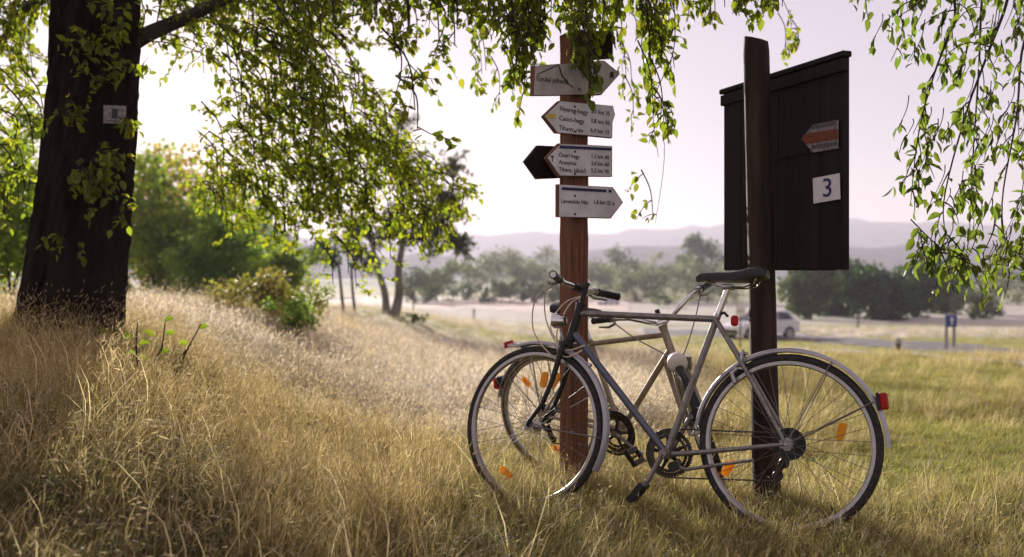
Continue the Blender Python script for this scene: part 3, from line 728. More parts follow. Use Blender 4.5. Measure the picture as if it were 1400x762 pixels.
    for (R_, y_) in ((.098, cl), (.080, cl + .007)):
        nt_ = 46; pr = []
        for k in range(nt_ * 2):
            w = math.pi * k / nt_; pr.append((R_ if k % 2 else R_ - .006, w))
        vo = [Vector((r * math.cos(w), 0, r * math.sin(w))) for r, w in pr]; vi = [Vector((.8 * R_ * math.cos(w), 0, .8 * R_ * math.sin(w))) for r, w in pr]
        N = len(vo); vs = []
        for y in (-.0015, .0015): vs += [bb + v + Vector((0, y_ + y, 0)) for v in vo] + [bb + v + Vector((0, y_ + y, 0)) for v in vi]
        fs = []
        for k in range(N):
            l = (k + 1) % N
            fs += [(k, l, N + l, N + k), (2 * N + k, 3 * N + k, 3 * N + l, 2 * N + l), (k, 2 * N + k, 2 * N + l, l), (N + k, N + l, 3 * N + l, 3 * N + k)]
        cg.add(vs, fs)
    for k in range(5):
        w = 2 * math.pi * k / 5 + ca; cg.tube([bb + Vector((0, cl - .004, 0)), bb + Vector((.08 * math.cos(w), cl - .003, .08 * math.sin(w)))], [.011, .006], 8)
    cg.lathe([(.0, -.012), (.024, -.012), (.024, 0), (0, 0)], 16, M=Matrix.Translation(bb + Vector((0, cl, 0))))
    cg.build("chainring", 'oily', root)
    if o.get('disc'): MB().lathe([(.100, cl - .010), (.112, cl - .010), (.112, cl - .006), (.100, cl - .006)], 48, closed=True, M=Matrix.Translation(bb)).build("chain_guard", 'black', root, smooth=True)
    cs = MB()
    for k in range(6):
        R_ = .052 - k * .0055; pr = [(R_ - (.003 if j % 2 else 0)) for j in range(36)]
        y_ = -.030 - k * .005; vs = []
        for y in (y_ - .001, y_ + .001): vs += [rh + Vector((pr[j] * math.cos(j * math.pi / 18), y, pr[j] * math.sin(j * math.pi / 18))) for j in range(36)]
        cs.add(vs, [tuple(range(36)), tuple(range(36, 72))[::-1]] + [(j, (j + 1) % 36, 36 + (j + 1) % 36, 36 + j) for j in range(36)])
    cs.lathe([(0, -.060), (.018, -.060), (.018, -.030), (0, -.030)], 14, M=Matrix.Translation(rh))
    cs.build("cassette", 'oily', root)
    # derailleur and chain
    j1 = rh + Vector((.022, -.046, -.075)); j2 = rh + Vector((.045, -.046, -.125))
    dr = MB().tube([rh + Vector((-.005, -.072, -.02)), rh + Vector((.005, -.075, -.05)), j1 + Vector((0, -.018, 0))], [.009, .011, .010], 8)
    dr.tube([j1 + Vector((0, -.012, 0)), j2 + Vector((0, -.012, 0))], .007, 6).tube([j1 + Vector((0, .012, 0)), j2 + Vector((0, .012, 0))], .005, 6)
    for j in (j1, j2): dr.lathe([(0, -.005), (.019, -.004), (.021, 0), (.019, .004), (0, .005)], 16, M=Matrix.Translation(j))
    dr.build("derailleur", 'oily', root, smooth=True)
    y = cl
    up = [rh + Vector((0.0, y, .040)), bb + Vector((0, y, .097))]; arc = [bb + Vector((.097 * math.sin(w), y, .097 * math.cos(w))) for w in np.linspace(0, math.pi, 16)]
    low = [bb + Vector((0, y, -.097)), j2 + Vector((0, 0, -.02)), j2 + Vector((-.02, 0, 0)), j1 + Vector((.02, 0, -.005)), j1 + Vector((.005, 0, .022)), rh + Vector((.015, y, -.037)), rh + Vector((-.03, y, -.028)), rh + Vector((-.042, y, 0)), rh + Vector((-.028, y, .03)), rh + Vector((0, y, .04))]
    loop = up[:1] + up[1:] + arc[1:] + low[1:]
    dense = []
    for k in range(len(loop) - 1):
        L_ = (loop[k + 1] - loop[k]).length; m2 = max(1, int(L_ / .00635))
        for t in range(m2): dense.append(loop[k].lerp(loop[k + 1], t / m2))
    MB().tube(dense, [.0042 if k % 2 else .0024 for k in range(len(dense))], 5).build("chain", 'oily', root)
    return root, S, dict(bb=bb, st=st, ht=ht, hb=hb, rh=rh, fh=fh, ax=ax, cr=cr, ctr=ctr, frame=frame, g1=g1, g2=g2)

# --- the near bicycle
hd = Vector((-0.910, 0.414, 0)).normalized(); rt = Vector((hd.y, -hd.x, 0))      # heading and its right hand side
near, S1, k1 = bicycle("silver grey bicycle with black saddle leaning its saddle on the log post", dict(
    rear=(1.035, 3.755), head=(-0.910, 0.414), lean=math.radians(8), wb=1.065, bb=(.475, .272), seat=(.288, .825), ht=(.875, .850), hb=(.908, .725),
    steer=math.radians(-10), paint='silver', downpaint='shadedsilver', headpaint='black', forkpaint='black', saddle=(.232, 0, .985), saddle_tilt=math.radians(2),
    rf=[(.13, -.205, math.radians(-30)), (-.03, .20, math.radians(80)), (-.085, .20, math.radians(60))], rr=[(-.19, .06, math.radians(75)), (.23, -.11, math.radians(60))],
    gf=(72, 207, 'guard'), gr=(8, 178, 'guard'), bar=.940, ext=.045, stemmat='black', ends=True,
    barpts=[(0, .02, 0), (.005, .10, .004), (-.012, .17, .006), (-.05, .275, .004)], leverdir=(.8, 0, -.45), cablemat='cable',
    cables=[[[(.10, -.08, -.05), (.13, -.02, -.16), (.06, .0, -.24), (-.03, .0, -.235)], [(.07, -.07, -.06), (.09, -.01, -.2), (.02, .03, -.30), (-.06, .02, -.27)]],
            [[(.12, .13, -.07), (.15, .08, -.20), (.075, .03, -.30), (.05, .01, -.26)], [(.08, .12, -.05), (.10, .06, -.16), (.03, .035, -.27), (-.07, .02, -.25)]]],
    crank=math.radians(-64), pedalref=False))
MB().lathe([(.0, -.04), (.018, -.038), (.030, -.012), (.033, .010), (.033, .014), (.0, .016)], 18, M=Matrix.Translation(k1['cr'] + Vector((.040, .04, .095))) @ Matrix.Rotation(math.radians(-90), 4, 'Z')).build("headlamp", 'chrome', near, S1, smooth=True)
MB().lathe([(.0, .0175), (.028, .0165), (.031, .0145)], 18, M=Matrix.Translation(k1['cr'] + Vector((.040, .04, .095))) @ Matrix.Rotation(math.radians(-90), 4, 'Z')).build("lamp_lens", 'lampglass', near, S1, smooth=True)
MB().tube([k1['cr'] + Vector((.015, .01, .0)), k1['cr'] + Vector((.03, .025, .05)), k1['cr'] + Vector((.03, .035, .085))], .005, 6).build("lamp_bracket", 'alu', near, S1)
w = math.radians(152)
tl = MB().box((0, 0, 0), (.03, .05, .062), bev=.006).build("tail_reflector", 'red', near, Matrix.Translation(k1['rh'] + Vector((.385 * math.cos(w) , 0, .385 * math.sin(w)))) @ Matrix.Rotation(math.radians(8), 4, 'Y'))
MB().box((.018, 0, 0), (.012, .054, .066), bev=.003).build("tail_reflector_back", 'black', tl)
MB().box((0, 0, 0), (.030, .058, .040), bev=.008).build("seat_reflector", 'red', near, Matrix.Translation(k1['st'] + Vector((-.072, .012, -.016))) @ Matrix.Rotation(math.radians(12), 4, 'Z'))
MB().tube([k1['st'] + Vector((-.01, .0, .01)), k1['st'] + Vector((-.03, .012, .016)), k1['st'] + Vector((-.045, .008, .0))], .006, 8).build("reflector_bracket", 'black', near)
# folded kick stand on the left chain stay
MB().tube([k1['bb'] + Vector((-.055, .055, -.045)), k1['bb'] + Vector((-.10, .062, -.052)), k1['bb'] + Vector((-.36, .085, .005))], [.009, .007, .006], 8).tube([k1['bb'] + Vector((-.05, .0, -.03)), k1['bb'] + Vector((-.05, .062, -.045))], .014, 10).build("kickstand", 'silver', near, smooth=True)
MB().lathe([(.0, -.012), (.020, -.012), (.020, .012), (0, .012)], 16, M=Matrix.Translation(k1['bb'] + Vector((-.05, .072, -.045)))).build("kickstand_pivot", 'black', near)
MB().lathe([(.040, -.0275), (.062, -.0265), (.062, -.0255), (.040, -.0265)], 30, closed=True, M=Matrix.Translation(k1['rh'])).build("spoke_guard", 'black', near)
# gear cable along down tube, small lever boss
MB().tube([k1['hb'] + Vector((-.10, .018, -.115)), k1['hb'] + Vector((-.10, .034, -.112))], .008, 8).build("cable_stop", 'alu', near)
MB().tube([Vector((.20, .03, .62)), Vector((.215, .04, .60)), Vector((.20, .045, .565))], .010, 8).build("brake_arm", 'alu', near)

# --- the far bicycle, turned the other way
hd2 = Vector((0.795, -0.606, 0)).normalized()
far, S2, k2 = bicycle("beige bicycle with rear rack standing behind the posts, facing the other way", dict(
    rear=(.215, 5.22), head=(hd2.x, hd2.y), lean=math.radians(6), wr=.315, wb=.90, bb=(.43, .262), seat=(.28, .70), ht=(.700, .775), hb=(.738, .662),
    steer=math.radians(-56), paint='beige', forkpaint='beige', saddle=(.215, 0, .855), saddle_tilt=math.radians(4),
    rf=[(.18, -.12, math.radians(60))], rr=[(-.14, .17, math.radians(40)), (.05, -.2, math.radians(10))], gf=(-8, 205, 'black'), gr=(5, 170, 'guard'), bar=.825, ext=.05, stemmat='chrome', ends=False,
    barpts=[(0, .02, 0), (.03, .06, .03), (.02, .14, .075), (-.03, .215, .085), (-.13, .30, .075)], leverdir=(.35, 0, -.75), cablemat='greycable', wall='tan',
    cables=[[[(.06, -.14, -.02), (.10, -.04, -.12), (.05, 0, -.2)]], [[(.07, .14, -.02), (.12, .05, -.13), (.0, .02, -.2)]]],
    crank=math.radians(150), disc=True))
MB().lathe([(.0, -.06), (.026, -.054), (.043, -.018), (.047, .012), (.047, .018), (.0, .02)], 18, M=Matrix.Translation(k2['hb'] + Vector((.125, 0, .0))) @ Matrix.Rotation(math.radians(-90), 4, 'Z')).build("headlamp", 'white', far, S2, smooth=True)
MB().lathe([(.0, .0235), (.040, .0225), (.045, .0185)], 18, M=Matrix.Translation(k2['hb'] + Vector((.125, 0, .0))) @ Matrix.Rotation(math.radians(-90), 4, 'Z')).build("lamp_lens", 'lampglass', far, S2, smooth=True)
MB().lathe([(0, -.03), (.012, -.03), (.014, .0), (.012, .035), (0, .035)], 12, M=Matrix.Translation(k2['hb'] + Vector((.03, .06, -.06))) @ Matrix.Rotation(math.radians(75), 4, 'X')).build("dynamo", 'alu', far, S2, smooth=True)
WF = .315; rz = 2 * WF + .035; rkk = MB()
for s_ in (-1, 1):
    rkk.tube([(.16, s_ * .04, rz), (-.20, s_ * .055, rz), (-.225, s_ * .03, rz)], .005, 6)
    rkk.tube([(0, s_ * .07, WF), (-.05, s_ * .065, rz), (-.05, s_ * .05, rz)], .0045, 6)
for x in (.1, 0, -.1, -.2): rkk.tube([(x, -.05, rz), (x, .05, rz)], .004, 6)
rkk.tube([(-.225, -.03, rz), (-.225, .03, rz)], .005, 6); rkk.box((-.06, 0, rz + .006), (.24, .02, .006), bev=.001)
rkk.build("luggage_rack", 'alu', far, smooth=True)
MB().box((-.238, 0, rz), (.012, .075, .034), bev=.004).build("rack_reflector", 'red', far)
w = math.radians(158); tl = MB().box((0, 0, 0), (.04, .05, .06), bev=.008).build("tail_light", 'red', far, Matrix.Translation(k2['rh'] + Vector((.355 * math.cos(w), 0, .355 * math.sin(w)))))
MB().box((.018, 0, .012), (.026, .054, .055), bev=.006).build("tail_light_housing", 'black', tl)
MB().tube([k2['ht'] + k2['ax'] * .03 + Vector((-.01, .0, .0)), k2['ht'] + k2['ax'] * .10 + Vector((-.012, .0, 0))], .012, 10).build("stem_bolt", 'black', far, S2)

# ------------------------------------------------------------------ cars and small road furniture
def car(label, loc, yaw, paint, scale=1.0, group=None):
    root = thing("parked_car", label, "car", loc, (0, 0, yaw), group)
    prof = [(-1.95, .32), (-1.98, .55), (-1.92, .88), (-1.80, .96), (.78, .93), (1.55, .80), (1.92, .66), (1.98, .48), (1.93, .28)]
    sec = []
    for (hw, ins) in ((.80, 0), (.84, 0)): pass
    body = MB(); n = len(prof)
    ys = [-.82, -.74, .74, .82]
    V = []
    for y in ys:
        k = .94 if abs(y) > .8 else 1.0
        for (x, z) in prof: V.append((x * (0.975 if abs(y) > .8 else 1), y, .3 + (z - .3) * k))
    fs = [(i * n + j, i * n + (j + 1) % n, (i + 1) * n + (j + 1) % n, (i + 1) * n + j) for i in range(3) for j in range(n)]
    fs += [tuple(range(n)), tuple(3 * n + j for j in range(n))]
    body.add([(x * scale, y * scale, z * scale) for x, y, z in V], fs).build("body", paint, root, smooth=True)
    cab = [(-1.80, .95), (-1.45, 1.40), (-1.1, 1.46), (.05, 1.45), (.85, .93)]
    def loft(c, w0, w1, name, mt, par, grow=0.0):
        V = []
        for s_ in (-1, 1):
            for (x, z) in c: V.append((x * scale, s_ * (w0 + (w1 - w0) * (z - .93) / .53 + grow) * scale, z * scale))
        k = len(c)
        return MB().add(V, [tuple(range(k)), tuple(range(k, 2 * k))[::-1]] + [(i, k + i, k + (i + 1) % k, (i + 1) % k) for i in range(k)]).build(name, mt, par)
    cb = loft(cab, .78, .60, "cabin", paint, root)
    for s_ in (-1, 1):
        for q in ([(-1.55, .99), (-1.33, 1.33), (-.95, 1.37), (-.62, 1.37), (-.62, .99)], [(-.54, .99), (-.54, 1.37), (.0, 1.37), (.62, .99)]):
            MB().prism([Vector((x * scale, s_ * (.785 + (.60 - .78) * (z - .93) / .53) * scale, z * scale)) for x, z in q], (0, s_ * .012, 0)).build("window", 'carglass', cb)
    for q, e in (([(.80, .97), (.12, 1.40)], .012), ([(-1.77, 1.0), (-1.48, 1.37)], -.012)):
        (xa, za), (xb, zb_) = q; wa = (.70) * scale; wb_ = .54 * scale
        MB().prism([Vector((xa * scale, -wa, za * scale)), Vector((xa * scale, wa, za * scale)), Vector((xb * scale, wb_, zb_ * scale)), Vector((xb * scale, -wb_, zb_ * scale))], (e * 2.2, 0, .012)).build("windscreen", 'carglass', cb)
    for x in (-1.28, 1.22):
        for s_ in (-1, 1):
            wo = MB().lathe([(.20, -.10), (.28, -.10), (.31, -.07), (.31, .07), (.28, .10), (.20, .10)], 24, closed=True).build("wheel", 'rubber', root, Matrix.Translation((x * scale, s_ * .74 * scale, .31 * scale)), smooth=True)
            MB().lathe([(0, s_ * .09), (.10, s_ * .085), (.20, s_ * .095), (.205, s_ * .05)], 20).build("rim", 'alu', wo, smooth=True)
    for s_ in (-1, 1):
        MB().box((1.93 * scale, s_ * .58 * scale, .62 * scale), (.10, .30, .14), bev=.02).build("headlight", 'lampglass', root)
        MB().box((-1.95 * scale, s_ * .66 * scale, .74 * scale), (.08, .18, .28), bev=.02).build("tail_light", 'red', root)
        MB().box((.62 * scale, s_ * .90 * scale, 1.0 * scale), (.10, .14, .12), bev=.02).build("mirror", paint, root)
    MB().box((1.97 * scale, 0, .42 * scale), (.10, 1.5 * scale, .16), bev=.03).build("bumper", 'black', root)
    MB().box((-1.98 * scale, 0, .44 * scale), (.10, 1.5 * scale, .16), bev=.03).build("bumper", 'black', root)
    return root
c = at(1038, 47); car("white hatchback parked by the road behind the log post", c, math.radians(205), 'carpaint', .92)
c = at(832, 150); car("small pale car far out on the dry field", c, math.radians(215), 'carsilver', .85)

p = at(1012, 36); t = thing("road_sign", "small white square sign on a thin brown pole", "road sign", p)
MB().tube([(0, 0, -.1), (0, 0, 1.55)], .03, 8).build("pole", 'redwood', t)
MB().box((0, -.04, 1.40), (.34, .012, .34), bev=.004).build("plate", 'platewhite', t)
MB().box((0, -.048, 1.40), (.26, .003, .05)).build("bar", 'signgrey', t)
p = hit(1299, 479); s_ = p.y / F
t = thing("road_sign", "blue sign on two pale legs beside the road", "road sign", p)
for q in (-1, 1): MB().tube([(q * 5.2 * s_, 0, -.2), (q * 5.2 * s_, 0, 49 * s_)], .055, 8).build("leg", 'concrete', t)
MB().box((0, -.08, 40 * s_), (15.5 * s_, .04, 16 * s_), bev=.01).build("plate", 'signblue', t)
MB().box((.5 * s_, -.105, 40 * s_), (2.6 * s_, .006, 11 * s_)).build("arrow_stem", 'platewhite', t)
MB().prism([(x * s_ + .5 * s_, -.109, (40 + z) * s_) for x, z in ((-3.4, 1), (0, 6.5), (3.4, 1))], (0, .006, 0)).build("arrow_head", 'platewhite', t)
p = hit(1228, 480); s_ = p.y / F
t = thing("bollard", "short dark bollard with pale rounded cap at the road edge", "bollard", p)
MB().lathe([(0, -.2), (3.2 * s_, -.2), (3.4 * s_, 4 * s_), (4.0 * s_, 9 * s_), (4.2 * s_, 11 * s_)], 14, M=Matrix.Rotation(math.radians(90), 4, 'X')).build("shaft", 'black', t, smooth=True)
MB().lathe([(4.4 * s_, 10 * s_), (4.6 * s_, 14 * s_), (3.4 * s_, 17 * s_), (0, 18.2 * s_)], 14, M=Matrix.Rotation(math.radians(90), 4, 'X')).build("cap", 'concrete', t, smooth=True)
for px, py, hp, lb in ((1173, 449, 24, "thin wooden stake standing in the dry field by the dark trees"), (565, 430, 30, "thin stake beside the green tussock and the forked tree")):
    p = hit(px, py); s_ = p.y / F; t = thing("stake", lb, "stake", p)
    MB().tube([(0, 0, -.2), (.01, 0, hp * s_ * .6), (-.01, .01, hp * s_)], [1.1 * s_, 1.0 * s_, .8 * s_], 7).build("shaft", 'twig', t)
for px, py, hp in ((648, 437, 15), (756, 443, 22)):
    p = hit(px, py); s_ = p.y / F; t = thing("marker_post", "short pale marker post in the verge close beside the signpost" if px > 700 else "short pale marker post standing alone in the verge below the willow belt", "post", p, group="pale marker posts in the verge")
    MB().tube([(0, 0, -.2), (0, 0, hp * s_ * .92), (0, 0, hp * s_)], [1.5 * s_, 1.5 * s_, .8 * s_], 8).build("shaft", 'concrete', t)
    MB().tube([(0, 0, hp * s_ * .7), (0, 0, hp * s_ * .8)], 1.62 * s_, 8).build("band", 'ink', t)

# ------------------------------------------------------------------ bushes and trees in the distance
def shrub(name, label, cat, base, w, h, nclump, nleaf, ls, pal, seed, depth=None, trunk=0.12, group=None, stems=3, wood='twig', shape=1.0, lift=0.0, mt='farleaf'):
    """foliage clumps spread through an uneven crown; light shows between them"""
    r = np.random.default_rng(seed); root = thing(name, label, cat, base, group=group)
    dp = depth or w
    c = r.normal(0, 1, (nclump, 3)); c = unit(c) * (r.random((nclump, 1)) ** .45)
    cz = h * (lift + (1 - lift) * (.52 + .46 * c[:, 2])); wid = np.sqrt(np.clip(1 - (c[:, 2] * .85) ** 2, .1, 1))
    cen = np.stack([c[:, 0] * w * .5 * (.8 + .4 * r.random(nclump)), c[:, 1] * dp * .5, cz], 1)
    cen[:, 2] += (vnoise(cen[:, 0] + seed, cen[:, 1], w * .25, seed) - .5) * h * .28
    cr = (0.10 + .12 * r.random(nclump)) * min(w, h) * shape
    k = r.integers(nclump, size=nleaf)
    off = unit(r.normal(0, 1, (nleaf, 3))) * (r.random((nleaf, 1)) ** .5)
    pos = cen[k] + off * cr[k][:, None] * np.array((1.15, 1.1, .85)); pos[:, 2] = np.maximum(pos[:, 2], .03 * h)
    base_c = leafcol(nclump, r, pal)
    col = base_c[k] * (.7 + .6 * r.random((nleaf, 1)))
    d = off + r.normal(0, .5, (nleaf, 3)); L = ls * (.6 + .8 * r.random(nleaf))
    V, Qa, C = leaf_arrays(pos, d, r.normal(0, .6, (nleaf, 3)) + np.array((0, 0, 1)), L, L * .7, col, False)
    kind(npmesh("crown", V, Qa, C, mt, root), "stuff")
    mb = MB()
    for s_ in range(stems):
        t = cen[r.integers(nclump)]; b = np.array((r.normal(0, w * .03), r.normal(0, w * .03), -.2))
        mb.tube([b, b * .5 + t * .4 + r.normal(0, w * .02, 3), t], [trunk * .7, trunk * .5, trunk * .15], 6)
    mb.build("trunk", wood, root)
    return root
PAL_WILLOW = [(0.19, 0.225, 0.17), (0.08, 0.12, 0.065), (0.26, 0.285, 0.235)]
PAL_DARK = [(0.022, 0.055, 0.022), (0.034, 0.078, 0.028), (0.052, 0.10, 0.032)]
PAL_OLIVE = [(0.07, 0.115, 0.04), (0.048, 0.088, 0.03), (0.10, 0.14, 0.045)]
# pale willow belt: each px, py base, D, width px, height px
belt = [(640, 398, 190, 100, 52, 'W'), (690, 396, 230, 80, 62, 'W'), (722, 399, 200, 70, 45, 'W'), (752, 398, 240, 76, 58, 'W'), (812, 400, 190, 70, 44, 'W'),
        (845, 397, 240, 82, 52, 'D'), (872, 402, 175, 66, 44, 'W'), (905, 400, 200, 84, 58, 'W'), (945, 402, 170, 84, 50, 'W'), (990, 404, 165, 84, 46, 'W'),
        (600, 400, 170, 90, 44, 'D'), (575, 402, 150, 70, 36, 'D'), (680, 402, 165, 120, 16, 'D'), (740, 402, 165, 90, 14, 'D'), (1345, 426, 95, 76, 38, 'W'), (1310, 404, 170, 90, 60, 'D'), (1390, 404, 170, 90, 58, 'D')]
LB = {'W': ("grey green willow bush in the belt beyond the dry field", "willow bushes beyond the dry field"), 'D': ("low dark bush in the belt beyond the dry field", "dark bushes beyond the dry field")}
for i, (px, py, D, wp, hp, kd) in enumerate(belt):
    b = at(px, D); s_ = D / F; zb_ = CAMZ + (HZ - py) / F * D; h = hp * s_ + max(0, zb_ - b.z)
    lb, gr = LB[kd]
    lb = ["pale willow bush nearest the forked tree in the far belt", "tall pale willow bush between the forked tree and the signpost", "low pale willow bush just before the signpost, on the forked tree side", "pale willow bush mostly hidden behind the signpost", "pale willow bush behind the far handlebar grip of the silver bicycle", "dark bush rising behind the small far car", "low pale willow bush above the middle of the silver top tube", "large pale willow bush behind the round green tussock", "pale willow bush below the tall round tree", "pale willow bush directly behind the black saddle", "dark bush beside the trunks of the forked tree", "low dark bush right behind the forked trunks", "long low dark scrub strip along the pale track below the willows", "short low dark scrub strip meeting the signpost", "", "dark bush behind the blue road sign", "dark bush behind the lowest hanging leaf tips"][i]
    if i == 14: lb, gr = "round silver grey willow bush standing alone in front of dark trees", None
    shrub("willow_bush" if kd == 'W' else "dark_bush", lb, "bush", b, wp * s_, h, 34, 2600, 2.6 * s_ + .12, PAL_WILLOW if kd == 'W' else PAL_OLIVE, 100 + i, trunk=.2, group=gr)
b = at(957, 260); s_ = 260 / F
shrub("round_tree", "tall round green tree rising above the willow belt", "tree", b, 62 * s_, 80 * s_, 30, 3000, .9, PAL_OLIVE, 301, trunk=.5)
for i, (px, D, wp, top_, n_) in enumerate(((1105, 92, 70, 352, 3000), (1150, 100, 90, 345, 3600), (1205, 90, 90, 362, 3400), (1255, 98, 90, 356, 3200), (1292, 110, 60, 362, 2200))):
    b = at(px, D); s_ = D / F; h = CAMZ + (HZ - top_) / F * D - b.z
    shrub("field_tree", ["bushy mid green tree, first of the dark clump behind the board", "tall mid green tree in the dark clump, its top hidden behind the board", "dark green broad tree with light gap at its foot", "dark green tree at the open end of the clump", "small dark tree between the clump and the silver willow"][i], "tree", b, wp * s_, h, 60, n_ * 2, .42, [PAL_OLIVE, PAL_DARK, PAL_DARK, PAL_DARK, PAL_OLIVE][i], 320 + i, trunk=.25)
for i, (px, py, wp, hp) in enumerate(((905, 421, 34, 22), (567, 443, 42, 16), (1217, 424, 12, 14), (1152, 427, 10, 12), (1330, 437, 12, 9))):
    b = hit(px, py); s_ = b.y / F
    shrub("tussock", ["round green tussock in the dry field behind the top tube", "green tussock at the foot of the forked tree", "pale yellow tuft at the foot of the dark trees", "pale tuft beside the dark clump", "tiny green tuft by the roadside field"][i], "bush", b, wp * s_, hp * s_, 16, 900, 2.2 * s_, PAL_SUN if i > 1 else PAL_OLIVE, 340 + i, trunk=.04)

# --- forked tree with wispy crown, and slim young trees
def wispy(name, label, px, py, trunks, seed, crown, pal, mt='palebark', D=None):
    b = hit(px, py) if D is None else at(px, D); D = b.y; s_ = D / F; r = np.random.default_rng(seed)
    root = thing(name, label, "tree", b); bo = Boughs(seed, pal); tops = []
    for tr in trunks:      # list of (dx px, up px, radius px)
        pts = [(x * s_, r.normal(0, .1), z * s_ - (.1 if z == 0 else 0)) for x, z, _ in tr]
        mb = MB(); P2 = bo.limb(pts, tr[0][2] * s_, tr[-1][2] * s_, 9); tops.append(np.array(pts[-1]))
    for (x, z, rx, rz_, n_, nl, L) in crown:
        c = np.array((x * s_, 0, z * s_)); tp = tops[int(np.argmin([np.linalg.norm(t_ - c) for t_ in tops]))]
        path = bo.limb([tp, tp * .5 + c * .5 + r.normal(0, rx * s_ * .15, 3), c], 1.6 * s_, .5 * s_, 5)
        for k in range(n_):
            q = c + unit(r.normal(0, 1, 3)) * r.random() ** .4 * np.array((rx, rx, rz_)) * s_
            pp = bo.limb([path[int(r.integers(len(path) // 2, len(path)))], (c + q) / 2 + np.array((0, 0, .04)), q], .35 * s_, .12 * s_, 3)
            for j in range(nl):
                t_ = r.random() ** .6; a_ = pp[min(int(t_ * (len(pp) - 1)), len(pp) - 1)]
                bo.leaf(a_ + r.normal(0, rx * s_ * .09, 3), r.normal(0, 1, 3) + np.array((0, 0, -.6)), L * s_ * (.6 + .8 * r.random()), pal)
    bo.finish(root, mt, .6, hi=False, wood_name="trunk", mt='farleaf'); return root
PAL_WISP = [(0.10, 0.10, 0.075), (0.075, 0.085, 0.05), (0.06, 0.08, 0.035)]
wispy("forked_tree", "tree with two pale diverging trunks and a thin wispy crown", 535, 432,
      [[(-6, 0, 6), (-9, 30, 4.5), (-18, 62, 3.6), (-28, 105, 2.5)], [(4, 0, 7.5), (10, 30, 5.5), (10, 66, 4.6), (20, 120, 3), (30, 180, 2)]], 41,
      [(-40, 120, 40, 40, 30, 30, 7), (0, 130, 45, 40, 30, 30, 7), (45, 115, 45, 40, 34, 34, 7), (80, 150, 40, 40, 34, 30, 7), (20, 200, 50, 45, 30, 24, 7), (-20, 240, 40, 40, 20, 16, 6), (92, 100, 30, 30, 24, 26, 7), (15, 270, 30, 30, 18, 14, 6), (85, 205, 30, 34, 24, 18, 6)], PAL_WISP)
wispy("young_tree", "slim young tree with dark crown, one of two close stems", 470, 427, [[(0, 0, 2.6), (-4, 30, 2), (-6, 62, 1.6)]], 43, [(-14, 84, 34, 26, 18, 26, 5), (-40, 80, 26, 24, 14, 24, 5)], PAL_DARK, 'twig')
wispy("young_tree", "slim young tree with dark crown, straight thin stem", 485, 428, [[(0, 0, 2.4), (-3, 30, 1.8), (-5, 62, 1.4)]], 44, [(0, 84, 34, 28, 18, 26, 5), (20, 70, 24, 20, 12, 20, 5)], PAL_DARK, 'twig')
wispy("young_tree", "slim young tree with thin leaning stem above the dry grass slope", 422, 404, [[(0, 0, 2.0), (-1, 24, 1.6), (-2, 50, 1.2)]], 45, [(8, 60, 30, 22, 16, 22, 5), (30, 50, 20, 16, 10, 18, 5)], PAL_DARK, 'twig')
wispy("young_tree", "young tree with short bent stem under the sunlit hanging leaves", 362, 385, [[(0, 0, 2.6), (4, 12, 2.2), (16, 30, 1.8), (22, 50, 1.2)]], 46, [(24, 62, 36, 26, 18, 30, 6), (-10, 70, 30, 24, 14, 26, 6)], PAL_SUN, 'twig')

# hedge-side bushes behind the big tree
PAL_HEDGE = [(0.10, 0.14, 0.03), (0.065, 0.10, 0.022), (0.13, 0.155, 0.035)]
PAL_RUST = [(0.15, 0.10, 0.035), (0.11, 0.11, 0.03), (0.17, 0.085, 0.03)]
PAL_SCRUB = [(0.10, 0.095, 0.04), (0.075, 0.075, 0.03), (0.14, 0.11, 0.06)]
for nm, lb, px, D, wp, top_, ncl, nl_, ls_, pal_, sd_, st_ in (
    ("hedge_bush", "tall yellow green bush behind the big trunk", 230, 30, 160, 215, 80, 7600, .17, PAL_HEDGE, 401, 5),
    ("hedge_bush", "rust tinged bush top showing above the yellow green bush", 235, 38, 200, 192, 80, 6800, .22, PAL_RUST, 402, 5),
    ("hedge_bush", "loose grey green bush between the tall bush and the young trees", 325, 40, 120, 258, 36, 3600, .20, PAL_OLIVE, 403, 5),
    ("hedge_bush", "sunlit yellow green bush low behind the scrub bush", 300, 32, 130, 300, 50, 6000, .16, PAL_HEDGE, 408, 5),
    ("hedge_bush", "mid green bush beside the tall yellow green bush, lower and darker", 290, 26, 120, 275, 44, 5200, .13, PAL_OLIVE, 409, 5),
    ("hedge_bush", "small feathery bush under the hanging boughs by the young trees", 395, 30, 90, 335, 30, 2800, .13, PAL_HEDGE, 410, 5),
    ("hedge_bush", "dark leafy bush to the shaded side of the big trunk", 10, 14, 130, 160, 60, 7000, .085, PAL_HEDGE, 404, 5),
    ("hedge_bush", "tall dark bush beyond the shaded side of the big trunk", -40, 24, 260, 120, 60, 6500, .14, PAL_TREE, 405, 5),
    ("low_shrub", "low brownish scrub bush on the dry grass slope", 360, 12.5, 150, 368, 44, 4600, .05, PAL_SCRUB, 406, 8),
    ("low_shrub", "thin olive weeds leaning below the scrub bush", 400, 11, 90, 400, 20, 1300, .045, PAL_OLIVE, 407, 8)):
    b = at(px, D); h = CAMZ + (HZ - top_) / F * D - b.z
    shrub(nm, lb, "bush", b, wp * D / F, h, ncl, nl_, ls_, pal_, sd_, trunk=.05 if h > 1.2 else .015, stems=st_, mt='nearbush')

